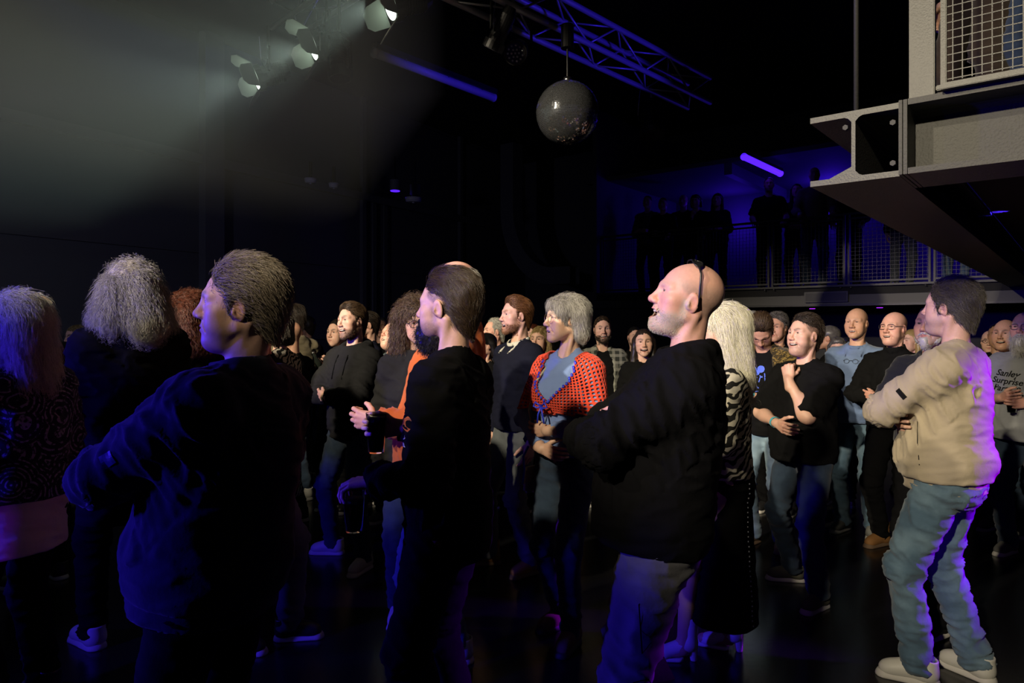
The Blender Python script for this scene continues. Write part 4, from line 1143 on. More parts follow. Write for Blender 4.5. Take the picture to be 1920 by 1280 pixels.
        if co == 'v': F.cap(tp(0, .14, spec.get('vz', 1.33)), tp(0, .11, 1.56), .008, spec.get('vr', .085), .01, 's')
        if spec.get('open'):
            ow = spec['open']; F.cap(tp(0, .26, hem-.08), tp(0, .22, 1.55), ow*.9, ow*.75, .02, 's', S=TR @ np.diag([1, .55, 1.]) @ TR.T)
        hh = L['cloth']*spec.get('res', 1.)
        v, q_ = extract(F, hh); n = grad(F, v)
        bones = [(tp(0, 0, .9), tp(0, 0, 1.42), .75, [tp(0, .1, 1.0), tp(.14, 0, 1.30), tp(-.14, 0, 1.30)])]
        if sl != 'none':
            for i in (0, 1): bones += [(sho[i], elb[i], 1., [elb[i], sho[i]+A3(0, 0, -.08)]), (elb[i], wri[i], 1., [elb[i], wri[i]])]
        v = wrinkle(F, v, n, bones, spec.get('amp', .010), seed+(0 if layer == 'top' else 5), lim=max(.006, off*.35))
        o = link_obj(spec.get('name', 'shirt'), mesh_np(spec.get('name', 'shirt'), v, q_), spec['mat'], root)
        if layer == 'top': P.top_field, P.top = F, o
        else: P.inner_field, P.inner = F, o
    # --- shoes
    if shoes:
        for i in (0, 1):
            r = link_shoe(shoes['kind'], shoes['mat'], shoes.get('sole', MAT['sole_white']), root, shoes.get('laces'))
            r.location = (ank[i][0], ank[i][1], ank[i][2]-.085); r.rotation_euler = (0, 0, -math.atan2(toe[i][0], toe[i][1]))
            k = s**.5*shoes.get('size', 1.); r.scale = (k*(1 if i else -1), k, k)
    # --- hair
    if hair: do_hair(P, hair, lod, root, seed)
    P.g = lambda *v: ho+HR @ (A3(*v)*hsz)
    return P

def curves_obj(name, pts, rad, material, parent):
    n, m = pts.shape[:2]
    cu = bpy.data.hair_curves.new(name); cu.add_curves([m]*n)
    cu.attributes['position'].data.foreach_set('vector', np.ascontiguousarray(pts, f32).ravel())
    at = cu.attributes.get('radius') or cu.attributes.new('radius', 'FLOAT', 'POINT')
    at.data.foreach_set('value', np.ascontiguousarray(rad, f32).ravel())
    cu.materials.append(material)
    o = bpy.data.objects.new(name, cu); C.objects.link(o); o.parent = parent
    return o

def hair_field(style, ho, HR, s, t=.012):
    """hair volumes in head space"""
    F = Field(); g = lambda *v: ho+HR @ (A3(*v)*s)
    def E(c, r, k=.02, op='u', rot=None): F.ell(g(*c), np.array(r)*s, HR if rot is None else HR @ rot, k*s, op)
    def K(a, b, ra, rb=None, k=.02, op='u'): F.cap(g(*a), g(*b), ra*s, (ra if rb is None else rb)*s, k*s, op)
    def PL(p, n, k=.01): F.plane(g(*p), HR @ unit(n), k*s)
    st = style
    if st in ('short', 'side', 'crop', 'slick', 'receding', 'messy'):
        if st != 'slick': E((0, -.017, .049), (.0755+.4*t, .098+.6*t, .083+t), 0)
        else: E((0, -.020, .056), (.073+t, .098+t, .083+t), 0)
        K((0, -.058, -.015), (0, -.047, -.080), .050, .046, .03)
        if st == 'side': E((.012, .016, .112), (.064, .056, .034), .03)
        if st == 'slick': (E((0, -.012, .110), (.060, .078, .038), .02), E((0, -.080, .035), (.058, .036, .075), .03))
        if st == 'messy': E((0, -.004, .105), (.074, .072, .045), .03)
        PL((0, -.09, -.086), (0, .62, -.78), .03)
        E((0, .105, -.005 if st != 'receding' else .020), (.088, .068, .112 if st != 'receding' else .118), .014, 's')
        if st == 'receding':
            for x in (-1, 1): E((x*.045, .075, .085), (.030, .045, .045), .01, 's')
        for x in (-1, 1): E((x*.085, .004, -.008), (.03, .024, .036), .008, 's')
        if st == 'slick':
            for x in (-1, 1): E((x*.105, .010, .020), (.044, .085, .052), .012, 's')
        else:
            for x in (-1, 1): K((x*.073, .022, .035), (x*.073, .020, -.012), .0045+t*.2, .003, .006)
    elif st == 'fringe':
        E((0, -.020, .030), (.077+t, .096+t, .080+t), 0)
        PL((0, -.09, -.070), (0, .60, -.80)); E((0, .055, .130), (.085, .130, .095), .01, 's'); E((0, .12, .0), (.09, .09, .12), .01, 's')
        for x in (-1, 1): E((x*.085, .004, -.008), (.03, .022, .034), .008, 's')
    elif st == 'bob':
        E((0, -.020, .050), (.090+t, .108+t, .090+t), 0)
        for x in (-1, 1):
            K((x*.074, -.045, .03), (x*.080, -.064, -.070), .034, .030, .03)
            K((x*.035, .045, .105), (x*.074, .036, .050), .018, .010, .02)
        E((0, -.075, -.035), (.075, .050, .070), .03); E((0, .072, .088), (.048, .022, .024), .02)
        E((0, .118, -.022), (.084, .074, .095), .010, 's')
        for x in (-1, 1): E((x*.098, .012, -.004), (.03, .020, .034), .008, 's')
    elif st in ('long', 'longwide'):
        w = 1.25 if st == 'longwide' else 1.
        E((0, -.018, .050), (.086+t, .106+t, .090+t), 0)
        for x in (-1, 1):
            K((x*.074, -.015, .03), (x*.090*w, -.020, -.20), .030, .034*w, .03)
            K((x*.050, -.070, .02), (x*.062*w, -.085, -.24), .042, .046*w, .03)
        K((0, -.085, .0), (0, -.105, -.25), .045, .050*w, .03)
        E((0, .120, -.04), (.062, .064, .130), .010, 's')
    elif st == 'curly':
        E((0, -.022, .050), (.098+t, .112+t, .098+t), 0)
        for x in (-1, 1):
            K((x*.088, -.020, .03), (x*.110, -.015, -.15), .045, .050, .04)
            K((x*.060, -.085, .02), (x*.070, -.100, -.18), .055, .060, .04)
        K((0, -.095, .0), (0, -.120, -.18), .055, .058, .04)
        E((0, .125, -.03), (.064, .062, .125), .010, 's')
    elif st == 'pony':     # long frizz with the upper half tied back
        E((0, -.016, .048), (.084+t, .106+t, .088+t), 0)
        K((0, -.095, .070), (0, -.125, .050), .024, .026, .02)
        for x in (-1, 1):
            K((x*.080, .010, .02), (x*.105, .030, -.12), .040, .052, .03); K((x*.085, -.045, .0), (x*.115, -.060, -.17), .050, .062, .04)
        K((0, -.115, .040), (0, -.150, -.16), .048, .074, .04); K((0, -.07, -.05), (0, -.09, -.19), .07, .075, .04)
        E((0, .130, -.03), (.058, .058, .110), .010, 's')
        for x in (-1, 1): E((x*.105, .014, .0), (.026, .016, .028), .008, 's')
    return F

def do_hair(P, hr, lod, root, seed):
    ho, HR, s = P.ho, P.HR, P.hsz
    F = hair_field(hr['style'], ho, HR, s, hr.get('t', .010))
    h = LODS[lod]['hair']
    v, q = extract(F, h)
    if len(v) == 0: return
    n = grad(F, v); lq = ((v-ho) @ HR)/s
    rough = hr.get('rough', .004)
    fl = hr.get('flow', 'back')
    sc = {'back': (130, 22, 45), 'down': (110, 110, 14), 'curl': (55, 55, 45)}[fl]
    d = rough*(fbm(lq*np.array(sc)*.6, seed+40, 2)-.45)*1.8
    if fl == 'curl': d = rough*(fbm(lq*38+1.5*np.sin(lq[:, ::-1]*70), seed+40, 2)-.45)*3
    v2 = v+n*d[:, None]
    o = link_obj('hair', mesh_np('hair', v2, q), BASE[hr['mat'].name] if (hr.get('n') and lod < 2) else hr['mat'], root)
    P.hair_field = F
    N = hr.get('n', 0)
    if N and lod < 2:
        r = np.random.default_rng(seed+99)
        N = int(N*1.5); m = hr.get('m', 8); L_ = hr.get('len', .05)
        idx = r.integers(0, len(v), N)
        p = v[idx]-n[idx]*.002
        pts = np.empty((N, m, 3)); step = L_/(m-1)*(.6+.8*r.random(N))[:, None]
        lift = hr.get('lift', .004)*r.random(N)**1.5
        ph = r.random((N, 3))*6.28; cw = hr.get('curl', 0.); fr = hr.get('frizz', .25)
        dirn = r.normal(size=(N, 3))*fr
        for i in range(m):
            pts[:, i] = p
            lq = ((p-ho) @ HR)/s
            if fl == 'back':
                f = np.stack([lq[:, 0]*1.2, -1+0*lq[:, 0], -.30-3.5*np.clip(-lq[:, 1], 0, .1)*3], 1) + np.array(hr.get('bias', (0, 0, 0)))
                f = f @ HR.T
            else:
                f = np.stack([lq[:, 0]*2., lq[:, 1]*2.-.25, -.25-1.2*np.clip(.12-lq[:, 2], 0, .12)/.12], 1)+np.array(hr.get('bias', (0, 0, 0)))
                f = f @ HR.T
            f = f+dirn*(1 if i else 0)
            cl = hr.get('clump', .45)
            f = f+cl*(np.stack([vnoise(lq*34+9*k_, seed+60+k_) for k_ in range(3)], 1)-.5)
            if cw: 
                a = i*hr.get('cf', 1.3)
                f = f+cw*np.stack([np.sin(a+ph[:, 0]), np.sin(a*1.07+ph[:, 1]), .6*np.cos(a+ph[:, 2])], 1)
            gq = grad(F, p)
            f = f-gq*np.minimum((f*gq).sum(1), 0)[:, None]
            f = f-gq*((f*gq).sum(1)*.7)[:, None]
            f /= np.maximum(np.linalg.norm(f, axis=1), 1e-6)[:, None]
            p = p+f*step
            if i < m-1:
                dd = ev(F, p); tgt = lift*(i+1)/m*2
                p = p-gq*(np.clip(dd-tgt, -.02, .02)*hr.get('hug', .6))[:, None]
        rd = hr.get('rad', .00062 if lod == 0 else .00085)*(.7+.6*r.random(N))[:, None]*np.linspace(1, .35, m)[None]
        c = curves_obj('hair_strands', pts, rd, hr['mat'], o)

def beard(P, mat, length=.03, n=1500, wide=1., seed=3, rough=.004, lod=1, name='beard', rad=.0006, moustache=True, sides=True):
    F = Field(); g = lambda *v: P.ho+P.HR @ (A3(*v)*P.hsz); s = P.hsz
    t = length*.35
    F.ell(g(0, .058, -.075-length*.4), np.array((.050*wide, .046+t, .042+length*.55))*s, P.HR, 0)
    for x in (-1, 1) if sides else (): F.cap(g(x*.064, .012, -.01), g(x*.045, .045, -.075), (.010+t*.4)*s, (.018+t*.5)*s, .02*s)
    F.ell(g(0, .110, -.052), np.array((.026, .030, .0125))*s, P.HR, .006*s, 's')
    F.ell(g(0, .10, .01), np.array((.06, .08, .048))*s, P.HR, .01*s, 's')
    if moustache:
        for x in (-1, 1): F.cap(g(x*.006, .1035, -.040), g(x*.030, .084, -.052), .0065*s, .005*s, .004*s)
    v, q = extract(F, LODS[lod]['hair']*.9)
    nn = grad(F, v); lq = ((v-P.ho) @ P.HR)/s
    v = v+nn*(rough*2*(fbm(lq*np.array((120, 60, 40)), seed, 2)-.5))[:, None]
    o = link_obj(name, mesh_np('beard', v, q), mat, P.root)
    if n and lod < 2:
        r = np.random.default_rng(seed); idx = r.integers(0, len(v), n); m = 5
        d = nn[idx]*.5+(P.HR @ A3(0, .15, -1))+r.normal(size=(n, 3))*.35
        d /= np.linalg.norm(d, axis=1)[:, None]
        st = (length*.5*(.4+.8*r.random(n))/(m-1))[:, None]
        pts = np.stack([v[idx]-nn[idx]*.002+d*st*i+r.normal(size=(n, 3))*.0008*i for i in range(m)], 1)
        curves_obj('beard_strands', pts, rad*np.tile(np.linspace(1, .4, m), (n, 1)), mat, o)
    return o

def glasses(P, mat, rx=.024, rz=.019, r=.0012, y=.098, z=.014, name='glasses', lens=True, round_=True, pitch=0, up=0., back=0.):
    g = lambda *v: P.ho+P.HR @ (A3(*v)*P.hsz)
    pp = []
    for x in (-1, 1):
        pts = []
        for i in range(20):
            a = 2*math.pi*i/20; e = 2.0 if round_ else 3.2
            c_, s_ = math.cos(a), math.sin(a)
            pts.append(g(x*.0325+rx*math.copysign(abs(c_)**(2/e), c_), y+back-.10*abs(x*.0325+rx*c_)*.9+.002, z+up+rz*math.copysign(abs(s_)**(2/e), s_)))
        pp.append(tube(pts, r, 5, True))
        pp.append(tube([g(x*(.0325+rx), y+back-.012, z+up+.004), g(x*.073, y+back-.03, z+up+.006), g(x*.080, .02+back, z+up*.9+.008), g(x*.080, -.005+back, z+up*.6+.006), g(x*.078, -.022+back, z+up*.4-.012)], r*1.1, 5))
    pp.append(tube([g(-.0095, y+back-.002, z+up+.004), g(0, y+back+.003, z+up+.007), g(.0095, y+back-.002, z+up+.004)], r*1.2, 5))
    V, Q = merge(pp)
    o = link_obj(name, mesh_np(name, V, Q), mat, P.root)
    return o

def shrink(F, P0, d, maxd=.6, off=.0015, iters=26):
    """sphere-trace points along d onto the field surface"""
    p = np.array(P0, float); t = np.zeros(len(p))
    for _ in range(iters):
        dd = ev(F, p, pad=.6); st = np.clip(dd-off, -.02, .08)*.9
        p = p+d*st[:, None]; t += st
    return p

def stubble(P, mat, n=2500, length=.006, seed=5, rad=.00045, name='stubble'):
    """short grey beard: fine hairs rooted in the skin of the jaw and chin"""
    me = P.body.data; nv = len(me.vertices); V = np.empty(nv*3, f32); N = np.empty(nv*3, f32)
    me.vertices.foreach_get('co', V); me.vertices.foreach_get('normal', N); V = V.reshape(-1, 3); N = N.reshape(-1, 3)
    q = ((V-P.ho) @ P.HR)/P.hsz
    m = (q[:, 2] < -.026-.3*(q[:, 1]-.03)*0) & (q[:, 2] > -.125) & (q[:, 1] > .0) & (np.abs(q[:, 0]) < .08)
    m &= ~((np.abs(q[:, 2]+.060) < .017) & (np.abs(q[:, 0]) < .031) & (q[:, 1] > .06)) & (q[:, 2] < -.024-.35*np.clip(q[:, 1]-.05, 0, 1)*(np.abs(q[:, 0]) > .03))
    m &= ~((q[:, 2] > -.042) & (np.abs(q[:, 0]) > .022) & (q[:, 1] > .045))
    m &= ~((q[:, 1] > .098) & (q[:, 2] > -.044)) & ~((q[:, 2] > -.05) & (q[:, 1] > .02) & (np.abs(q[:, 0]) > .03) & (q[:, 1] < .075))
    idx = np.nonzero(m)[0]
    if len(idx) == 0: return
    r = np.random.default_rng(seed); i = r.choice(idx, n)
    jit = r.normal(size=(n, 3))*.0018; p0 = V[i]+jit-N[i]*(jit*N[i]).sum(1)[:, None]
    d = N[i]*.7+(P.HR @ A3(0, .2, -.8))+r.normal(size=(n, 3))*.3; d /= np.linalg.norm(d, axis=1)[:, None]
    L = length*(.5+r.random(n))[:, None]
    pts = np.stack([p0-N[i]*.001, p0+d*L*.5, p0+d*L], 1)
    curves_obj(name, pts, rad*np.tile(np.array([1, .8, .4]), (n, 1)), mat, P.root)
# ------------------------------------------------------------------ shoes (shared meshes)
def shoe_meshes(kind):
    if ('shoe', kind) in HC: return HC[('shoe', kind)]
    up, so, h = Field(), Field(), .006
    if kind in ('sneaker', 'boot', 'work'):
        up.cap((0, -.030, .048), (0, .125, .036), .042, .037, 0, S=np.diag([1, 1, 1.05]))
        up.cap((0, .02, .075), (0, .10, .050), .033, .028, .03)
        top = {'sneaker': .115, 'boot': .155, 'work': .17}[kind]
        up.cap((0, -.030, .05), (0, -.036, top), .043, .042, .03, flat1=True)
        up.cap((0, -.034, .085), (0, -.036, top+.02), .033, .034, .003, 's')
        up.plane((0, 0, .020), (0, 0, -1))
        so.cap((0, -.040, .0), (0, .134, .0), .046, .042, 0); so.plane((0, 0, .030), (0, 0, 1)); so.plane((0, 0, 0), (0, 0, -1))
    else:                                   # heeled ankle boot
        up.cap((0, -.025, .085), (0, .105, .038), .036, .032, 0); up.cap((0, .10, .034), (0, .165, .026), .030, .012, .02)
        up.cap((0, -.028, .09), (0, -.030, .22), .038, .044, .03, flat1=True); up.plane((0, 0, .014), (0, 0, -1))
        so.cap((0, .03, .012), (0, .150, .006), .030, .024, 0); so.plane((0, 0, .018), (0, 0, 1)); so.plane((0, 0, 0), (0, 0, -1))
        so.cap((0, -.045, .07), (0, -.05, 0), .026, .016, 0, flat1=True)
    r = [mesh_np('upper', *extract(up, h, levels=2)), mesh_np('sole', *extract(so, h, levels=2))]
    if kind in ('sneaker', 'work'):
        pp = []
        for i in range(5):
            y, z = .035+.019*i, .108-.0125*i
            pp.append(tube([(-.022, y-.004, z-.012), (0, y, z+.004), (.022, y-.004, z-.012)], .0032, 5))
        r.append(mesh_np('laces', *merge(pp)))
    HC[('shoe', kind)] = r
    return r
def link_shoe(kind, mat, sole, root, laces=None):
    ms = shoe_meshes(kind)
    u = link_slot('shoe', ms[0], mat, root)
    link_slot('sole', ms[1], sole, u)
    if len(ms) > 2: link_slot('laces', ms[2], laces or sole, u)
    return u
def link_slot(name, me, material, parent):
    if len(me.materials) == 0: me.materials.append(material)
    o = bpy.data.objects.new(name, me); C.objects.link(o); o.parent = parent
    o.material_slots[0].link = 'OBJECT'; o.material_slots[0].material = material
    return o
# ------------------------------------------------------------------ fabrics and hair colours
K = {}
K['black'] = cloth('black_cotton', (.0055, .0055, .006))
K['black2'] = cloth('black_fleece', (.0042, .0042, .0055), weave=500, wbump=.5)
K['blackj'] = cloth('black_twill', (.0045, .0045, .005), weave=1400)
K['navy'] = cloth('navy_softshell', (.013, .014, .034), weave=700)
K['navy2'] = cloth('navy_knit', (.009, .010, .022))
K['char'] = cloth('charcoal_hoodie', (.014, .014, .015))
K['tan'] = cloth('beige_sweatshirt', (.46, .39, .285), weave=600, wbump=.4, mottle=.05)
K['beige'] = cloth('olive_beige_sweatshirt', (.24, .20, .12), mottle=.05)
K['teal'] = cloth('slate_polo', (.055, .085, .10), mottle=.06)
K['orange'] = cloth('orange_hoodie', (.50, .105, .018), mottle=.08)
K['bluesh'] = cloth('blue_denim_shirt', (.13, .19, .34), (.18, .25, .42), pattern='jeans')
K['periw'] = cloth('blue_jersey', (.17, .25, .50), mottle=.04)
K['greytee'] = cloth('heather_grey_jersey', (.27, .28, .29), mottle=.08)
K['zebra'] = cloth('zebra_print', (.015, .015, .014), (.50, .47, .38), pattern='zebra')
K['medal'] = cloth('medallion_print', (.012, .012, .03), (.30, .28, .42), pattern='medal')
K['plaid'] = cloth('plaid_flannel', (.030, .034, .028), (.36, .36, .30), pattern='plaid')
K['plaid2'] = cloth('dark_plaid_flannel', (.05, .05, .035), (.16, .15, .11), pattern='plaid')
K['camo'] = cloth('olive_camouflage', (.035, .026, .010), (.20, .135, .035), pattern='camo')
K['white'] = cloth('white_cotton', (.70, .70, .70), mottle=.03)
K['cream'] = cloth('cream_shirt', (.55, .54, .48), mottle=.03)
K['jean'] = cloth('blue_jeans', (.075, .13, .19), (.20, .30, .38), pattern='jeans', weave=1500)
K['jeanlt'] = cloth('light_blue_jeans', (.14, .22, .30), (.32, .42, .50), pattern='jeans', weave=1500)
K['jeandk'] = cloth('dark_indigo_jeans', (.020, .034, .060), (.045, .075, .115), pattern='jeans', weave=1500)
K['jeangr'] = cloth('grey_jeans', (.085, .095, .10), (.15, .16, .165), pattern='jeans', weave=1500)
K['cargo'] = cloth('grey_cargo', (.17, .17, .19), weave=1100)
K['blackp'] = cloth('black_trousers', (.0045, .0045, .005))
K['brownp'] = cloth('brown_trousers', (.035, .024, .016))
SH = dict(white=simple('white_leather', (.62, .61, .55), .5), black=simple('black_leather', (.015, .015, .016), .4), tan=simple('tan_suede', (.26, .12, .035), .8), brown=simple('brown_suede', (.16, .10, .06), .85),
          grey=simple('grey_mesh', (.12, .12, .11), .8), patent=simple('white_patent', (.80, .80, .80), .12), olive=simple('olive_suede', (.10, .10, .07), .8))
HM = dict(grey=hairmat('grey_hair', (.10, .095, .09), (.42, .40, .37)), white=hairmat('white_hair', (.34, .33, .30), (.80, .78, .70)), brown=hairmat('brown_hair', (.016, .010, .006), (.13, .080, .043)),
          dark=hairmat('dark_hair', (.008, .006, .005), (.062, .043, .030)), black=hairmat('black_hair', (.003, .003, .003), (.014, .012, .012)), ginger=hairmat('ginger_hair', (.06, .025, .010), (.24, .105, .040)), red=hairmat('auburn_hair', (.030, .008, .004), (.14, .034, .012)),
          blond=hairmat('blond_hair', (.20, .13, .045), (.55, .42, .20)), plat=hairmat('platinum_hair', (.52, .49, .36), (.92, .88, .70)), mouse=hairmat('grey_brown_hair', (.040, .030, .022), (.30, .245, .18)), tied=hairmat('silver_blond_hair', (.16, .14, .11), (.55, .50, .40)), slickb=hairmat('glossy_brown_hair', (.007, .0045, .003), (.068, .042, .023)), salt=hairmat('salt_and_pepper_hair', (.035, .032, .03), (.26, .24, .22)), pepper=hairmat('dark_grey_hair', (.012, .010, .009), (.115, .098, .082)))
PALE = (.66, .40, .30); TANS = (.56, .31, .21); PINK = (.68, .38, .30); OLIVE = (.50, .30, .20)
def H_(style, mat, n=0, **k):
    d = dict(style=style, mat=HM[mat], n=n); d.update(k); return d
GR = 'audience on the dance floor'
# ------------------------------------------------------------------ front row
m1 = person('man in a dark blue-lit zip jacket with short grey-brown hair, arms folded, nearest left', 452, 490, 1.88, -72, lod=0, look=(-32, -4, 0), g=1.10, belly=.55, lean=-8,
    arms=(dict(base='cross_out', e=(.23, .20, 1.21), t=(-.05, .29, 1.17)), dict(base='cross_in', e=(.22, .2, 1.2), t=(-.08, .24, 1.18))), skin=PALE, seed=3,
    face=dict(brow=(.22, .18, .14), squint=.5, nose=1.05, age=1, full=.3, w=1.03, jaw=1.08, red=.4),
    hair=H_('short', 'mouse', 8000, t=.017, len=.050, lift=.012, frizz=.35, rough=.004, m=7),
    top=dict(mat=K['navy'], name='jacket', off=.034, armr=.026, collar='stand', hem=.90, amp=.012, band=True, blouse=True, order=(1, 0), res=.85),
    bottom=dict(mat=K['blackp'], waist=1.0), shoes=dict(kind='sneaker', mat=SH['black'], sole=MAT['sole_dark']), group=GR)
m2 = person('bald man laughing, black fleece jacket, sunglasses pushed up on his head', 1287, 490, 2.25, -80, lod=0, look=(-8, 9, -4), g=1.08, belly=.4, lean=-7,
    arms=(dict(base='cross_out', e=(.23, .20, 1.22), t=(-.05, .28, 1.18)), dict(base='cross_in', e=(.22, .2, 1.2), t=(-.08, .24, 1.20), hd=(-1, -.1, .6))), skin=PINK, seed=5,
    face=dict(smile=1., open=.95, squint=.7, brow=(.40, .30, .24), browa=.4, nose=1.1, age=1, full=.15, w=1.0, jaw=1.05, stubble=.9, stubc=(.45, .40, .37), red=.55, buzz=((.22, .19, .17), .55, .075), bags=1),
    top=dict(mat=K['black2'], name='fleece_jacket', off=.032, armr=.026, collar='hood', hem=.89, amp=.014, order=(1, 0), res=.85),
    bottom=dict(mat=K['cargo'], waist=1.0, off=.022, amp=.013), shoes=dict(kind='sneaker', mat=SH['black']), group=GR)
m3 = person('man in a black work jacket with slicked-back brown hair, holding out two beers', 838, 515, 2.42, -72, lod=0, look=(4, 2, 0), g=.90, sh=.92,
    arms=(dict(base='front', e=(.26, -.05, 1.13), t=(.17, .20, 1.09), palm=(-.15, 0, -1), pose='claw', hd=(-.1, 1, -.12)), dict(base='front', e=(.22, .03, 1.15), t=(.07, .25, 1.25), palm=(-1, .1, 0), pose='cup', hd=(-.25, 1, -.05))), skin=PALE, seed=8,
    face=dict(brow=(.03, .02, .015), nose=1.0, jaw=.98, red=.25, buzz=((.05, .04, .03), .75, .085), stubble=.5),
    hair=H_('slick', 'slickb', 8000, t=.006, len=.085, lift=.010, frizz=.2, rough=.014, m=9, clump=1., curl=.15),
    top=dict(mat=K['blackj'], name='work_jacket', off=.030, armr=.022, collar='shirt', hem=.83, amp=.014, order=(0, 1), res=.85, hemr=1.04),
    bottom=dict(mat=K['blackp'], waist=1.0, off=.024, flare=1.25), shoes=dict(kind='sneaker', mat=SH['black'], sole=MAT['sole_dark']), group=GR)
m4 = person('man in a beige sweatshirt and faded jeans standing at the right, seen from behind', 1781, 528, 3.12, -42, lod=0, look=(8, 2, 0), g=1.06, belly=.2,
    arms=(dict(base='cross_out', e=(.23, .22, 1.20), t=(-.06, .29, 1.15)), dict(base='cross_in', e=(.23, .17, 1.18), t=(-.1, .20, 1.15))), skin=PALE, seed=12, lean=-1, feet=((-.12, .10, -20), (.12, -.06, 12)),
    face=dict(brow=(.10, .08, .06), full=.3, age=1, red=.5, stubble=.35, stubc=(.3, .28, .26)),
    hair=H_('short', 'pepper', 8000, t=.016, len=.055, lift=.012, frizz=.35, m=7),
    top=dict(mat=K['tan'], name='sweatshirt', off=.026, armr=.022, collar='rib', hem=.92, amp=.013, band=True, blouse=True, sleeve='long', cuff=.62, order=(1, 0), res=.9),
    bottom=dict(mat=K['jean'], off=.018, amp=.015, flare=1.05), shoes=dict(kind='sneaker', mat=SH['white']), group=GR)
m5 = person('person with long frizzy grey hair tied half up, black hooded coat, back turned', 243, 497, 3.45, -48, lod=0, look=(-8, 0, 0), g=1.15, arms=('front', 'down'), skin=PALE, seed=15, feet=((-.12, .16, -12), (.13, -.12, 12)),
    hair=H_('pony', 'grey', 9000, t=.010, len=.14, flow='curl', curl=.85, cf=1.5, lift=.030, frizz=.45, rough=.010, m=14, hug=.45, rad=.0007),
    top=dict(mat=K['blackj'], name='coat', off=.036, armr=.028, collar='hood', hem=.62, amp=.014), bottom=dict(mat=K['blackp']), shoes=dict(kind='sneaker', mat=SH['white']), group=GR)
m6 = person('woman with shaggy white hair and a medallion-print blouse at the left edge', 30, 562, 2.85, -72, lod=0, look=(-10, 0, 0), fem=1, g=1.1, arms=('belly', 'down'), skin=PALE, seed=18,
    hair=H_('long', 'white', 7000, t=.012, len=.13, flow='down', curl=.35, lift=.020, frizz=.3, rough=.006, m=9),
    inner=dict(mat=K['white'], name='long_shirt', off=.018, hem=.72, collar='crew', sleeve='none'),
    top=dict(mat=K['medal'], name='blouse', off=.036, armr=.022, collar='crew', hem=.95, amp=.012), bottom=dict(mat=K['blackp']), shoes=dict(kind='boot', mat=SH['black'], sole=MAT['sole_dark']), group=GR)
w1 = person('woman with a grey bob and glasses in a red crochet shawl, looking left', 1060, 559, 3.58, -138, lod=0, look=(32, 2, 0), fem=1, g=.95, arms=(dict(base='cross_out', e=(.25, .06, 1.13), t=(-.02, .20, 1.11), hd=(-1, -.1, -.1)), dict(base='belly', e=(.25, .06, 1.12), t=(.02, .17, 1.0), hd=(-1, .1, -.15))), skin=(.62, .40, .29), seed=21,
    feet=((-.09, .10, -18), (.09, -.05, 8)), face=dict(brow=(.2, .17, .13), age=1, smile=.2, open=.12, lipc=(.45, .18, .15)),
    hair=H_('bob', 'grey', 7000, t=.006, len=.085, flow='down', curl=.25, lift=.010, frizz=.18, rough=.005, m=9),
    top=dict(mat=K['periw'], name='top', off=.010, armr=.006, collar='v', vz=1.38, vr=.075, hem=.97, amp=.007, cut=1.34, cuff=.9, order=(1, 0)), bottom=dict(mat=K['jeandk'], waist=1.06, off=.010, amp=.008), shoes=dict(kind='boot', mat=SH['brown'], sole=MAT['sole_dark']), group=GR)
m7 = person('tall grey-haired man in an orange hoodie behind the black work jacket', 850, 487, 3.17, -95, lod=1, look=(0, 0, 0), g=1.08, belly=.35, lean=-5, arms=(dict(base='front', e=(.24, .02, 1.12), t=(.17, .22, 1.10), palm=(-1, .1, 0), pose='cup', hd=(-.3, 1, .1)), 'down'), skin=PINK, seed=23,
    face=dict(brow=(.2, .18, .16)), hair=H_('fringe', 'grey', 2500, t=.010, len=.04, lift=.006), feet=((-.12, .05, -10), (.12, -.05, 10)),
    top=dict(mat=K['orange'], name='hoodie', off=.03, armr=.026, collar='hood', hem=.86), bottom=dict(mat=K['jean']), shoes=dict(kind='sneaker', mat=SH['white']), group=GR)
w2 = person('woman with long curly brown hair and a black skeleton-print hoodie beside the orange hoodie', 783, 562, 3.75, 172, lod=1, look=(-8, -12, 6), fem=1, arms=('down', 'down'), skin=PALE, seed=25,
    face=dict(brow=(.04, .025, .02), smile=.5), hair=H_('curly', 'brown', 5000, t=.0, len=.12, flow='curl', curl=.9, cf=1.4, lift=.02, frizz=.35, rough=.008, m=12, hug=.45),
    top=dict(mat=K['char'], name='hoodie', off=.022, collar='hood', hem=.88), bottom=dict(mat=K['jeandk']), shoes=dict(kind='sneaker', mat=SH['white']), group=GR)
w3 = person('woman with long platinum hair, zebra top and studded black skirt behind the bald man', 1352, 579, 3.34, -78, lod=0, look=(-6, 0, 0), fem=1, arms=('front', 'belly'), skin=PALE, seed=28, feet=((-.08, .22, -10), (.09, -.02, 10)),
    hair=H_('long', 'plat', 7000, t=.010, len=.16, flow='down', curl=.22, cf=.9, lift=.014, frizz=.14, rough=.006, m=10),
    top=dict(mat=K['zebra'], name='zebra_top', off=.014, collar='crew', hem=.95, amp=.008), bottom=dict(mat=K['blackp'], kind='skirt', hem=.20, r=.21, name='long_skirt'), shoes=dict(kind='heel', mat=SH['patent'], sole=SH['patent']), group=GR)
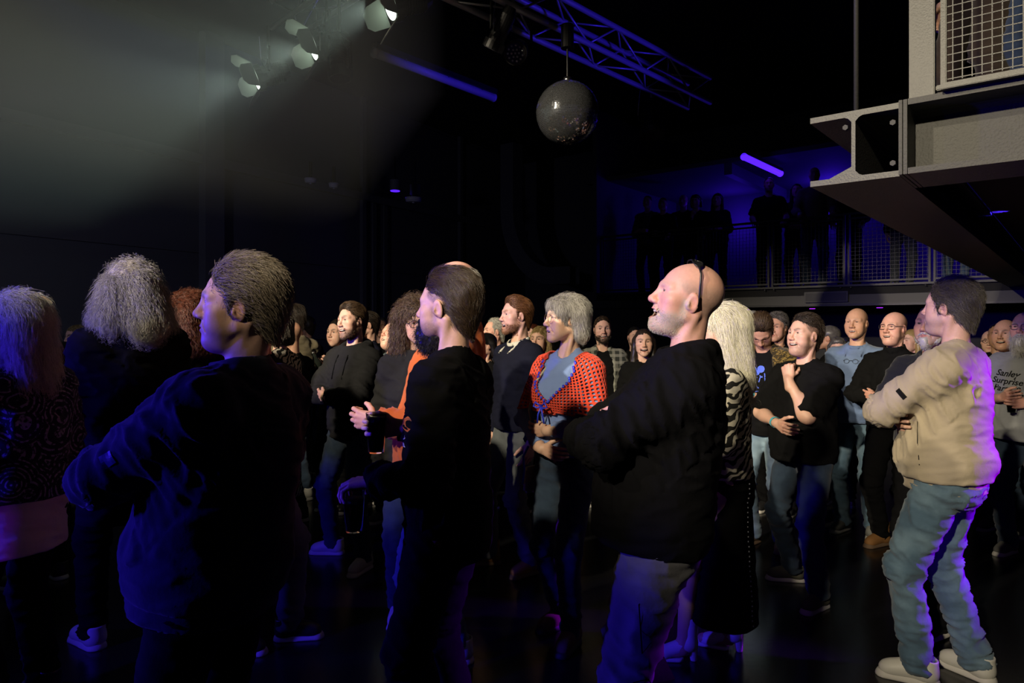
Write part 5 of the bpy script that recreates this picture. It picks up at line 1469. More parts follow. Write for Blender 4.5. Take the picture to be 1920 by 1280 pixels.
# ------------------------------------------------------------------ middle rows
c1 = person('smiling man in a charcoal hoodie with folded arms and white trainers', 660, 573, 4.72, -148, lod=1, look=(6, 3, 4), g=1.03, arms=('cross_out', 'cross_in'), skin=PALE, seed=31, feet=((-.20, .12, -14), (.22, .0, 60)),
    face=dict(smile=1., open=.42, brow=(.03, .02, .012), stubble=.75, stubc=(.07, .045, .03)), hair=H_('side', 'brown', 3000, t=.010, len=.05, lift=.006),
    top=dict(mat=K['char'], name='hoodie', off=.024, armr=.018, collar='hood', hem=.93, amp=.012, band=True, order=(1, 0), res=.85), bottom=dict(mat=K['jeandk'], off=.014), shoes=dict(kind='sneaker', mat=SH['white']), group=GR)
c2 = person('ginger bearded man in a navy quarter-zip sweater over a cream collar, mouth open', 968, 560, 4.6, -122, lod=1, look=(10, 2, 0), arms=('down', 'down'), skin=PALE, seed=34, face=dict(smile=.6, open=.6, brow=(.20, .09, .04), stubble=.8, stubc=(.25, .11, .05)),
    hair=H_('side', 'ginger', 3000, t=.009, len=.04, lift=.005), inner=dict(mat=K['cream'], name='shirt', off=.004, collar='shirt', hem=.95, sleeve='none', hole=.004),
    top=dict(mat=K['navy2'], name='quarter_zip', off=.024, armr=.018, collar='v', vz=1.40, vr=.07, hem=.93), bottom=dict(mat=K['jeangr']), shoes=dict(kind='work', mat=SH['tan'], sole=SH['brown']), feet=((-.16, .02, -10), (.14, .16, 20)), group=GR)
c3 = person('laughing man in a black T-shirt holding his chin, cropped dark hair', 1508, 597, 4.14, -120, lod=1, look=(8, 6, 0), g=1.12, belly=.3, arms=('chin', dict(base='belly', e=(.25, .12, 1.17), t=(-.02, .26, 1.12), pose='relax')), skin=PALE, seed=37,
    face=dict(smile=1., open=.3, squint=.6, brow=(.06, .04, .03), full=.4, stubble=.35, buzz=((.04, .03, .025), .7, .09)), hair=H_('slick', 'dark', 3000, t=.003, len=.03, lift=.008, frizz=.4), feet=((-.2, .15, -8), (.18, -.1, 40)),
    top=dict(mat=K['black'], name='t_shirt', off=.022, sleeve='short', sl=.95, collar='crew', hem=.88, cut=1.46), bottom=dict(mat=K['jeandk']), shoes=dict(kind='sneaker', mat=SH['olive']), group=GR)
c4 = person('man in an olive camouflage jacket looking down, brown hair, blue wristband', 1428, 640, 4.9, -142, lod=1, H=1.74, look=(-10, -48, 0), lean=6, arms=('cross_out', 'cross_in'), skin=TANS, seed=40, face=dict(brow=(.05, .03, .02)),
    hair=H_('messy', 'brown', 3000, t=.006, len=.06, lift=.010, frizz=.3), inner=dict(mat=K['black'], name='t_shirt', off=.012, collar='crew', hem=.86, sleeve='none'),
    top=dict(mat=K['camo'], name='camouflage_jacket', off=.030, armr=.022, collar='stand', hem=.86, open=.15, order=(1, 0), cuff=.9), bottom=dict(mat=K['jeanlt']), shoes=dict(kind='work', mat=SH['brown'], sole=SH['brown']), group=GR)
c5 = person('bald elderly man in a blue button shirt with glasses hung at the collar', 1606, 580, 5.33, -138, lod=1, look=(4, 3, 0), arms=('down', 'down'), skin=(.58, .33, .21), seed=43, face=dict(brow=(.35, .28, .22), browa=.4, age=1, bags=1, squint=.6, open=.10, buzz=((.3, .27, .24), .35, .05), nose=1.1),
    top=dict(mat=K['bluesh'], name='shirt', off=.020, armr=.016, collar='shirt', hem=.90), bottom=dict(mat=K['jean']), shoes=dict(kind='sneaker', mat=SH['grey']), group=GR)
c6 = person('bald man with dark-rimmed glasses in a black turtleneck, arms folded', 1676, 588, 4.95, -127, lod=1, look=(6, 4, 0), g=1.03, arms=('cross_out', 'cross_in'), skin=PINK, seed=46, face=dict(brow=(.3, .2, .15), browa=.4, age=1, smile=.35, open=.2, red=.6, full=.3, nose=1.1),
    top=dict(mat=K['black'], name='turtleneck', off=.020, armr=.016, collar='turtle', hem=.93, order=(1, 0)), bottom=dict(mat=K['blackp']), shoes=dict(kind='work', mat=SH['tan'], sole=SH['brown']), group=GR)
glasses(c6, MAT['black_plastic'], .025, .018, .0017, round_=False)
c7 = person('man with a grey goatee and navy jacket half hidden by the beige sweatshirt', 1748, 575, 3.80, -122, lod=1, look=(-2, 6, 0), arms=('cross_out', 'cross_in'), skin=TANS, seed=49, feet=((-.15, .28, 0), (.14, -.1, 10)), face=dict(brow=(.10, .08, .06), smile=.4, stubble=.5, stubc=(.4, .38, .36)),
    hair=H_('short', 'pepper', 0, t=.004), inner=dict(mat=K['black'], name='t_shirt', off=.012, collar='crew', hem=.9, sleeve='none'), top=dict(mat=K['navy'], name='jacket', off=.030, armr=.020, collar='stand', hem=.88, open=.10, order=(1, 0)), bottom=dict(mat=K['blackp']), shoes=dict(kind='sneaker', mat=SH['black']), group=GR)
beard(c7, HM['white'], .02, 600, .6, moustache=True)
c8 = person('man with long white beard and glasses in printed grey T-shirt at right edge', 1922, 588, 4.78, -130, lod=1, look=(6, 6, 0), g=1.15, belly=.6, arms=(dict(base='belly', t=(.04, .28, 1.16), pose='grip'), dict(base='belly', t=(.04, .30, 1.20), pose='grip')), skin=PINK, seed=52, face=dict(brow=(.4, .35, .3), smile=.7, open=.35, red=.7),
    top=dict(mat=K['greytee'], name='t_shirt', off=.022, sleeve='short', sl=.9, collar='crew', hem=.88), bottom=dict(mat=K['jeandk']), shoes=dict(kind='sneaker', mat=SH['grey']), group=GR)
beard(c8, HM['white'], .07, 1800, 1.05); glasses(c8, MAT['black_plastic'], .024, .019, .0016, round_=False)
c9 = person('smiling bald man in a black T-shirt left of the white beard', 1884, 603, 5.35, -128, lod=1, look=(2, 3, 0), arms=('down', 'down'), skin=TANS, seed=55, face=dict(brow=(.1, .07, .05), smile=.9, open=.35, full=.3), top=dict(mat=K['black'], name='t_shirt', off=.02, sleeve='short', collar='crew', hem=.9), bottom=dict(mat=K['jeandk']), shoes=dict(kind='sneaker', mat=SH['grey']), group=GR)
c10 = person('balding man in a slate polo shirt, chin up, glass raised', 736, 606, 5.6, -144, lod=1, look=(4, 22, 8), g=1.1, belly=.5, arms=('down', dict(base='drink', e=(.20, .16, 1.18), t=(.08, .24, 1.36))), skin=PINK, seed=58, face=dict(brow=(.3, .2, .15), browa=.3, open=.3, squint=.8, red=.7, full=.5), hair=H_('fringe', 'brown', 1200, t=.014, len=.07, flow='down', frizz=.4, curl=.3, lift=.01),
    top=dict(mat=K['teal'], name='polo_shirt', off=.022, sleeve='short', sl=.9, collar='shirt', hem=.90), bottom=dict(mat=K['jeandk']), shoes=dict(kind='sneaker', mat=SH['grey']), group=GR)
c11 = person('bearded man in an open plaid flannel shirt smiling towards the camera', 1130, 597, 6.2, -176, lod=1, look=(-2, 3, 0), arms=('down', 'down'), skin=PALE, seed=61, face=dict(brow=(.04, .03, .02), smile=.8, open=.25, stubble=.95, stubc=(.045, .03, .02)), hair=H_('short', 'brown', 800, t=.008, len=.02),
    inner=dict(mat=K['black'], name='t_shirt', off=.010, collar='crew', hem=.9, sleeve='none'), top=dict(mat=K['plaid'], name='flannel_shirt', off=.022, collar='shirt', hem=.86, open=.13), bottom=dict(mat=K['blackp']), shoes=dict(kind='sneaker', mat=SH['grey']), group=GR)
c12 = person('bald man with thin glasses in a black T-shirt behind the blue-lit jacket', 543, 606, 5.6, -72, lod=1, look=(-4, -4, 0), arms=('front', 'down'), skin=TANS, seed=64, face=dict(buzz=((.05, .04, .03), .5, .07), brow=(.06, .04, .03)), top=dict(mat=K['black'], name='t_shirt', off=.02, sleeve='short', collar='crew', hem=.9), bottom=dict(mat=K['blackp']), shoes=dict(kind='sneaker', mat=SH['black']), group=GR)
glasses(c12, MAT['steel'], .022, .017, .0012)
c13 = person('dark-haired man in an olive-beige sweatshirt seen from behind', 553, 576, 6.3, -58, lod=1, look=(-6, 0, 0), arms=('cross_out', 'cross_in'), skin=PALE, seed=67, hair=H_('messy', 'dark', 1500, t=.010, len=.05, lift=.008, frizz=.35), top=dict(mat=K['beige'], name='sweatshirt', off=.028, armr=.022, collar='rib', hem=.9), bottom=dict(mat=K['jeandk']), shoes=dict(kind='sneaker', mat=SH['white']), group=GR)
c14 = person('woman in a long zebra cardigan behind the blue-lit jacket', 519, 590, 4.9, -80, lod=1, fem=1, arms=('down', 'down'), skin=PALE, seed=70, hair=H_('bob', 'pepper', 1200, t=.0, len=.07, flow='down'), top=dict(mat=K['zebra'], name='zebra_cardigan', off=.030, armr=.02, collar='crew', hem=.42, hemr=1.05), bottom=dict(mat=K['jeangr']), shoes=dict(kind='sneaker', mat=SH['white']), group=GR)
c15 = person('person in grey jeans almost hidden behind the blue-lit jacket', 478, 566, 3.45, -85, lod=1, arms=('down', 'down'), skin=PALE, seed=73, hair=H_('short', 'dark', 0), top=dict(mat=K['black'], name='sweater', off=.02, hem=.9), bottom=dict(mat=K['jeangr'], flare=1.1), shoes=dict(kind='sneaker', mat=SH['black']), feet=((-.1, .1, 170), (.1, -.12, 168)), group=GR)
c16 = person('person in black with bushy auburn curls, right of the frizzy grey hair', 352, 553, 4.15, -62, lod=1, fem=1, arms=('down', 'down'), skin=PALE, seed=76, hair=H_('curly', 'red', 4000, t=.004, len=.09, flow='curl', curl=.9, cf=1.5, lift=.02, frizz=.4, rough=.010, m=10, hug=.4), top=dict(mat=K['black'], name='sweater', off=.028, hem=.88, collar='crew'), bottom=dict(mat=K['blackp']), shoes=dict(kind='sneaker', mat=SH['black']), group=GR)
c17 = person('balding man in a black jacket behind the shaggy white hair', 70, 556, 4.3, -68, lod=1, arms=('down', 'down'), skin=TANS, seed=79, hair=H_('fringe', 'pepper', 0, t=.006), top=dict(mat=K['black2'], name='jacket', off=.032, armr=.02, collar='stand', hem=.86), bottom=dict(mat=K['blackp']), shoes=dict(kind='sneaker', mat=SH['black']), group=GR)
c18 = person('man touching his mouth with one hand, dark wavy hair, black top', 1457, 592, 5.9, -138, lod=1, look=(0, 2, 0), arms=('down', dict(base='chin', pose='relax')), skin=TANS, seed=82, face=dict(brow=(.08, .06, .05), age=1), hair=H_('messy', 'salt', 1500, t=.008, len=.05, frizz=.4, lift=.01), top=dict(mat=K['black'], name='sweater', off=.02, collar='crew', hem=.9), bottom=dict(mat=K['blackp']), shoes=dict(kind='sneaker', mat=SH['black']), group=GR)
# ------------------------------------------------------------------ back rows: faces between the others
def far(label, px, ytop, D, fd, hair=None, skin=PALE, top='black', look=(0, 2, 0), face=None, fem=0, arms=('down', 'down'), seed=1, sl='long', bottom='blackp', floor=0., H=None, g=1., col='crew', group=GR, shoe='black', lean=0., lod=2):
    f = dict(brow=(.05, .035, .025)); f.update(face or {})
    return person(label, px, ytop, D, fd, lod=lod, look=look, arms=arms, skin=skin, face=f, hair=hair, seed=seed, fem=fem, H=H, g=g, floor=floor, lean=lean,
                  top=dict(mat=K[top], name='shirt', off=.022, collar=col, hem=.9, sleeve=sl), bottom=dict(mat=K[bottom]), shoes=dict(kind='sneaker', mat=SH[shoe]), group=group)
f1 = far('blond woman with dark glasses peeking between the white and frizzy grey hair', 143, 614, 6.4, -160, H_('long', 'blond', 1200, t=-.002, len=.12, flow='down'), fem=1, seed=101, lod=1); glasses(f1, MAT['black_plastic'], .026, .02, .002)
far('dark-haired man behind the olive-beige sweatshirt', 573, 596, 7.4, -70, H_('short', 'dark', 0, t=.012), skin=TANS, seed=102)
f2 = far('man raising a bottle to his mouth beside the smiling charcoal hoodie', 633, 603, 6.0, -152, H_('short', 'dark', 800, t=.008), seed=103, arms=('down', dict(base='drink', t=(.02, .22, 1.44))), top='black', lod=1)
f3 = far('man in profile with a navy jacket right behind the smiling charcoal hoodie', 689, 587, 6.3, -112, H_('short', 'dark', 600, t=.008), seed=104, top='navy2', lod=1)
far('short-haired man far behind the slate polo shirt', 714, 597, 8.2, 178, H_('short', 'salt', 0, t=.006), seed=105, skin=TANS)
f4 = far('man with spiky white hair behind the navy quarter-zip', 926, 602, 6.7, -112, H_('receding', 'white', 1000, t=.012, frizz=.5, lift=.012), seed=106, skin=PINK, top='char', lod=1)
far('dark-haired woman low in front of the spiky white hair', 909, 630, 6.1, -120, H_('bob', 'black', 0, t=-.004), seed=107, skin=OLIVE, fem=1)
f5 = far('blond woman between the navy quarter-zip and the grey bob', 1012, 617, 5.9, -152, H_('long', 'blond', 1200, t=-.002, len=.10, flow='down'), seed=108, fem=1, lod=1)
far('man with reddish hair just left of the blond woman', 998, 612, 6.9, -140, H_('short', 'red', 0, t=.008), seed=109)
far('dark-bearded man far behind the laughing bald man', 1190, 617, 7.6, 176, H_('short', 'black', 0, t=.008), seed=110, face=dict(stubble=1., stubc=(.02, .015, .012)))
f6 = far('laughing woman below the bald man\'s chin', 1207, 622, 5.8, -172, H_('long', 'dark', 0, t=-.004), seed=111, fem=1, face=dict(smile=1., open=.5), lod=1)
f7 = far('white-haired man behind the camouflage jacket', 1411, 588, 6.6, -166, H_('side', 'white', 1200, t=.012, frizz=.2), seed=112, skin=PINK, lod=1, look=(0, -6, 0))
far('grey-haired man behind the chin-holding man', 1553, 616, 6.9, -60, H_('short', 'salt', 0, t=.012), seed=113, skin=TANS)
f8 = far('short woman with glasses left of the blue button shirt', 1572, 638, 6.2, -150, H_('bob', 'salt', 0, t=-.004), seed=114, fem=1, lod=1); glasses(f8, MAT['black_plastic'], .024, .018, .0018)
far('blond-haired person right behind the black turtleneck', 1709, 622, 6.6, -100, H_('long', 'blond', 0, t=-.004), seed=115, fem=1)
f9 = far('man with glasses lit bright violet behind the beige sweatshirt', 1856, 624, 6.9, -140, None, seed=116, lod=1); glasses(f9, MAT['black_plastic'], .024, .018, .002)
far('dark-skinned face just left of the smiling bald man', 1871, 610, 6.2, -140, H_('crop', 'black', 0, t=.002), seed=117, skin=(.32, .17, .10))
far('person with dark curls far behind the red shawl', 1080, 612, 8.8, 175, H_('curly', 'black', 0, t=-.02), seed=118, skin=OLIVE)
far('dark-haired man far left of the slate polo shirt', 702, 604, 9.2, -150, H_('short', 'brown', 0, t=.006), seed=119)
far('tall dim man far behind the grey bob', 1040, 604, 9.6, -160, H_('short', 'dark', 0, t=.006), seed=120)
# ------------------------------------------------------------------ people up on the far balcony
GB = 'people on the far balcony'
def onb(label, px, ytop, t_back, fd, **k):
    """stand on the balcony: distance from the railing line at this picture column"""
    a = (px-960)/FPX; t = (a*B0.y-B0.x)/(BD.x-a*BD.y); D = (B0+BD*t).y
    n = Bn.y+ -a*0; D = D+t_back
    return far(label, px, ytop, D, fd, floor=BZ, group=GB, **k)
onb('man in a plaid shirt at the left end of the balcony rail', 1214, 367, 1.0, -150, hair=H_('short', 'brown', 0, t=.006), top='plaid2', seed=131, arms=('front', 'front'))
onb('man in glasses and a dark jacket next to the plaid shirt on the balcony', 1243, 372, .45, -150, hair=H_('short', 'ginger', 0, t=.006), seed=132, arms=('rail', 'front'))
onb('bald man standing back on the balcony against the blue glow', 1281, 364, 1.8, -150, hair=None, top='char', seed=133)
onb('person with dark bobbed hair resting a chin on one hand at the balcony rail', 1304, 365, .5, -150, hair=H_('bob', 'black', 0, t=-.004), seed=134, arms=('rail', 'chin'), lean=8)
onb('woman with long dark hair leaning at the balcony rail', 1345, 364, .5, -150, hair=H_('long', 'dark', 0, t=.0), seed=135, fem=1, arms=('front', 'front'), top='char')
onb('man in a black T-shirt with both hands on the balcony rail', 1442, 333, .5, -160, hair=H_('short', 'dark', 0, t=.006), seed=136, arms=('rail', 'rail'), sl='short', face=dict(smile=.7, stubble=.7))
onb('dark-haired woman half behind the bald man on the balcony', 1494, 345, 1.1, -150, hair=H_('long', 'black', 0, t=-.004), seed=137, fem=1, top='char', arms=('belly', 'belly'))
b8 = onb('bald man with glasses gripping the balcony rail beside the I-beam', 1527, 313, .5, -160, hair=None, seed=138, arms=('rail', 'rail'), top='beige', bottom='jeandk', skin=TANS)
onb('person hidden by the I-beam with a hand on the balcony rail', 1592, 338, .9, -150, hair=H_('short', 'dark', 0), seed=139, arms=('rail', 'rail'))
onb('person in dusty grey trousers behind the balcony mesh under the I-beam', 1692, 330, .7, -160, hair=H_('short', 'dark', 0), seed=140, bottom='jeangr', arms=('down', 'down'))
onb('person in light jeans behind the rightmost balcony mesh', 1792, 318, .7, -160, hair=H_('short', 'brown', 0), seed=141, bottom='jeanlt', arms=('down', 'down'))
# on the near gallery behind the mesh panel
GZ = ZT+.04
far('person in brown trousers standing behind the overhead mesh panel', 1845, 0, 3.3, -100, H_('short', 'dark', 0), H=1.75, floor=GZ, bottom='brownp', seed=151, group='people on the near gallery')
far('person in grey-blue jeans behind the overhead mesh panel at the right edge', 1990, 0, 3.0, -100, H_('short', 'dark', 0), H=1.75, floor=GZ, bottom='jeandk', seed=152, group='people on the near gallery')
# ------------------------------------------------------------------ details worn, printed and carried
from mathutils.bvhtree import BVHTree
def bvh_of(*objs):
    V, Q, n = [], [], 0
    for o in objs:
        me = o.data; a = np.empty(len(me.vertices)*3, f32); me.vertices.foreach_get('co', a); a = a.reshape(-1, 3)
        i = np.empty(len(me.loops), np.int32); me.loops.foreach_get('vertex_index', i)
        V.append(a); Q.append(i.reshape(-1, 4)+n); n += len(a)
    return BVHTree.FromPolygons(np.concatenate(V).tolist(), np.concatenate(Q).tolist())
def decal(P, objs, pts, faces, origin, right, up, mat, name, off=.0025, parent=None, start=.35):
    """flat artwork (pts in metres) laid onto a garment along its inward direction"""
    right, up = unit(right), unit(up); inw = np.cross(up, right); inw = -unit(np.cross(right, up))
    t = bvh_of(*objs) if not isinstance(objs, BVHTree) else objs
    V = []; last = None
    for u, v in pts:
        o = np.asarray(origin)+right*u+up*v
        hit = t.ray_cast(Vector(o-inw*start), Vector(inw), start*2)
        if hit[0] is None: p = last if last is not None else o
        else: p = np.array(hit[0])-inw*off
        last = p; V.append(tuple(p))
    me = bpy.data.meshes.new(name); me.from_pydata(V, [], faces); me.materials.append(mat)
    o = bpy.data.objects.new(name, me); C.objects.link(o); o.parent = parent or P.root
    return o
def grid_patch(w, h, nx=8, ny=4):
    pts = [(w*(i/nx-.5), h*(j/ny-.5)) for j in range(ny+1) for i in range(nx+1)]
    fs = [(j*(nx+1)+i, j*(nx+1)+i+1, (j+1)*(nx+1)+i+1, (j+1)*(nx+1)+i) for j in range(ny) for i in range(nx)]
    return pts, fs
def text_art(txt, size, shear=0., bold=.0):
    cu = bpy.data.curves.new('t', 'FONT'); cu.body = txt; cu.size = size; cu.align_x = 'CENTER'; cu.align_y = 'CENTER'; cu.shear = shear; cu.offset = bold; cu.resolution_u = 3
    o = bpy.data.objects.new('t', cu); C.objects.link(o)
    dg = bpy.context.evaluated_depsgraph_get(); me = bpy.data.meshes.new_from_object(o.evaluated_get(dg))
    pts = [(v.co.x, v.co.y) for v in me.vertices]; fs = [tuple(p.vertices) for p in me.polygons]
    bpy.data.objects.remove(o); bpy.data.meshes.remove(me)
    return pts, fs
def blob_art(shapes):
    """list of polylines (with width) and discs -> flat artwork"""
    pts, fs = [], []
    for sh in shapes:
        if sh[0] == 'disc':
            _, x, y, r = sh; k = len(pts); pts += [(x+r*math.cos(a*math.pi/5), y+r*math.sin(a*math.pi/5)) for a in range(10)]; fs.append(tuple(range(k, k+10)))
        else:
            _, a, b, w = sh; d = np.array(b, float)-np.array(a, float); n = np.array((-d[1], d[0]))/max(np.hypot(*d), 1e-6)*w/2; k = len(pts)
            pts += [tuple(np.array(a)+n), tuple(np.array(a)-n), tuple(np.array(b)-n), tuple(np.array(b)+n)]; fs.append((k, k+1, k+2, k+3))
    return pts, fs
def chest(P, x, z): return P.tp(x, .0, z)
def chest_axes(P): return -P.TR[:, 0]*1., P.TR[:, 2]      # as read by somebody facing the wearer
def on_chest(P, objs, art, x, z, mat, name, rot=0., off=.0025):
    r = P.TR[:, 0]*-1; u = P.TR[:, 2]
    if rot: c, s_ = math.cos(rot), math.sin(rot); r, u = r*c+u*s_, u*c-r*s_
    return decal(P, objs, art[0], art[1], chest(P, x, z), r, u, mat, name, off)
INK = dict(orange=cloth('orange_print', (.62, .15, .02)), white=cloth('white_print', (.66, .66, .62)), black=cloth('black_print', (.012, .012, .012)), blue=cloth('blue_print', (.10, .17, .75)), red=simple('red_label', (.22, .03, .03), .7), redp=cloth('red_print', (.5, .03, .03)))
def band(P, i, mat, along=.93, r=.034, w=.017, name='wristband'):
    a, b = P.elb[i], P.wri[i]; c = a+(b-a)*along; d = unit(b-a)
    x = unit(np.cross(d, A3(0, 0, 1))); y = np.cross(d, x); V, Q = [], []
    n = 20
    for t in (-.5, .5):
        for k in range(n):
            an = 2*math.pi*k/n; V.append(c+d*w*t+(x*math.cos(an)+y*math.sin(an))*r*P.s)
    for k in range(n): Q.append((k, (k+1) % n, n+(k+1) % n, n+k))
    o = link_obj(name, mesh_np(name, np.array(V), np.array(Q)), mat, P.root)
    sd = o.modifiers.new('thickness', 'SOLIDIFY'); sd.thickness = .0015; sd.offset = 1
    return o
CY = cloth('cyan_paper', (.08, .46, .58))
# --- bald man: sunglasses on top of the head, stubble, chest print
V, Q = [], []
gl = []
g = m2.g
for x in (-1, 1):
    ring = [g(x*.034+.027*math.cos(a), .012+.006*math.cos(a)**2-.016*math.sin(a), .1335-.10*abs(x*.034+.027*math.cos(a))**1.5*2-.002+.010*(1-math.sin(a))*0) for a in np.linspace(0, 2*math.pi, 20, endpoint=False)]
    ring = [m2.ho+m2.HR @ (A3(*p)*m2.hsz) for p in [(x*.033+.028*math.cos(a), .010+.017*math.sin(a), .1375-3.2*(x*.033+.028*math.cos(a))**2*1.6) for a in np.linspace(0, 2*math.pi, 22, endpoint=False)]]
    gl.append(tube(ring, .0026, 6, True))
    c = np.mean(ring, axis=0)+m2.HR @ A3(0, 0, .002); lens = np.vstack([np.array(ring), c[None]]); lo_ = link_obj('lens', mesh_np('lens', lens, np.array([(22, k, (k+1) % 22, 22) for k in range(22)])[:, [0, 1, 2, 2]] if False else np.array([(22, k, (k+1) % 22) for k in range(22)])), simple('sunglass_lens', (.02, .02, .025), .08) if 'sunglass_lens' not in bpy.data.materials else bpy.data.materials['sunglass_lens'], m2.root)
    gl.append(tube([g(x*.060, .006, .118), g(x*.078, -.002, .098), g(x*.0825, -.010, .060), g(x*.0815, -.018, .025), g(x*.079, -.022, -.004)], .0035, 8))
gl.append(tube([g(-.008, .012, .1375), g(0, .014, .1385), g(.008, .012, .1375)], .003, 6))
link_obj('sunglasses', mesh_np('sunglasses', *merge(gl)), MAT['black_plastic'], m2.root)
stubble(m2, HM['white'], 4200, .0028, rad=.00024)
stubble(c1, HM['brown'], 1200, .005, rad=.0005); stubble(c2, HM['ginger'], 1500, .006, rad=.0006); stubble(c11, HM['dark'], 2000, .009, rad=.0008)
on_chest(m2, [m2.top], text_art('PXR', .05, bold=.002), -.07, 1.33, INK['white'], 'chest_print', rot=.5)
# --- work jacket: beard, chest print, hem label
beard(m3, HM['black'], .045, 2500, .8, lod=0, rough=.006, sides=False)
tj = bvh_of(m3.top)
on_chest(m3, tj, text_art('BRNC', .075, bold=.004), -.085, 1.285, INK['orange'], 'chest_print')
on_chest(m3, tj, text_art('LOUD', .022, bold=.001), -.085, 1.235, INK['white'], 'chest_print')
on_chest(m3, tj, text_art('NL', .020, bold=.001), -.100, 1.208, INK['white'], 'chest_print')
pt = grid_patch(.066, .026); L_ = -m3.TR[:, 0]
decal(m3, tj, pt[0], pt[1], m3.tp(0, .06, .905), m3.TR[:, 1]*1., m3.TR[:, 2], INK['red'], 'hem_label') if False else decal(m3, tj, pt[0], pt[1], m3.tp(0, -.02, .905), -m3.TR[:, 1]*.8-m3.TR[:, 0]*.0, m3.TR[:, 2], INK['red'], 'hem_label')
# --- skeleton print, camouflage man's T-shirt print, grey T-shirt writing, logos
rr = random.Random(3)
sk = [('disc', 0, .10, .022), ('line', (0, .08), (0, -.10), .010)]+[('line', (0, .06-.025*i), (.05*s_, .045-.025*i), .007) for i in range(5) for s_ in (-1, 1)]+[('line', (-.06, -.13), (.06, -.13), .02), ('line', (-.05, -.16), (.03, -.16), .012)]
on_chest(w2, [w2.top], blob_art(sk), .03, 1.24, INK['white'], 'skeleton_print')
fl = [('disc', -.035, .10, .022), ('disc', .015, .105, .026), ('disc', -.01, .08, .018)]+[('line', (rr.uniform(-.06, .06), rr.uniform(-.10, .08)), (rr.uniform(-.06, .06), rr.uniform(-.12, .06)), .007) for _ in range(16)]
on_chest(c4, [c4.inner], blob_art(fl), 0, 1.26, INK['blue'], 't_shirt_print'); on_chest(c4, [c4.inner], blob_art([('disc', 0, 0, .012)]), .01, 1.16, INK['redp'], 't_shirt_print')
tg = bvh_of(c8.top)
for i, tx in enumerate(('Sanley', 'Surprise', 'Party &')): on_chest(c8, tg, text_art(tx, .058, .25, .001), .07, 1.36-.055*i, INK['black'], 'shirt_text', rot=-.08)
on_chest(c7, [c7.top], blob_art([('disc', 0, .012, .009), ('line', (0, 0), (0, -.02), .014), ('line', (-.015, -.03), (.015, -.03), .004)]), -.115, 1.32, INK['white'], 'jacket_logo')
on_chest(f3, [f3.top], blob_art([('line', (-.015, .0), (0, -.02), .008), ('line', (0, -.02), (.02, .02), .008)]), -.08, 1.32, INK['white'], 'jacket_logo')
# --- sleeve patches
def sleeve_patch(P, i, t, w, h, mat, name='sleeve_patch', outward=None):
    c = P.sho[i]+(P.elb[i]-P.sho[i])*t; d = unit(P.elb[i]-P.sho[i]); out = P.TR[:, 0]*(-1, 1)[i] if outward is None else np.asarray(outward); out = unit(out-d*(out @ d))
    up = -d; right = np.cross(up, out); a = grid_patch(w, h)
    return decal(P, [P.top], a[0], a[1], c, right, up, mat, name, .002, start=.2)
sleeve_patch(m4, 0, .62, .050, .022, INK['black'])
sleeve_patch(c13, 0, .60, .050, .022, INK['black'])
sleeve_patch(m1, 0, .72, .035, .030, simple('badge_blue', (.06, .06, .20), .5))
# --- wristbands
band(c4, 1, CY, .95, .036); band(c4, 0, CY, .95, .036); band(c3, 1, CY, .90); band(f2, 1, CY, .92)
# --- hoodie cords and zip
for x in (-1, 1):
    pts = [c1.tp(x*.045, .16, 1.455), c1.tp(x*.05, .175, 1.40), c1.tp(x*.048, .18, 1.34), c1.tp(x*.046, .182, 1.29)]
    t = bvh_of(c1.top); hp = []
    for p in pts:
        h_ = t.ray_cast(Vector(p+c1.TR[:, 1]*.2), Vector(-c1.TR[:, 1]), .6); hp.append(np.array(h_[0])+c1.TR[:, 1]*.003 if h_[0] else p)
    link_obj('drawstring', mesh_np('drawstring', *tube(hp, .0035, 6)), K['black'], c1.root)
# --- glasses
glasses(w1, simple('thin_gold_frame', (.35, .25, .18), .3, .8), .023, .021, .0011, y=.101, z=.012)
glasses(w2, MAT['black_plastic'], .024, .020, .0016)
g5 = glasses(c5, MAT['black_plastic'], .020, .017, .0014); g5.name = 'hanging_glasses'
g5.location = Vector((c5.TR @ A3(.0, .03, -.30)).tolist())
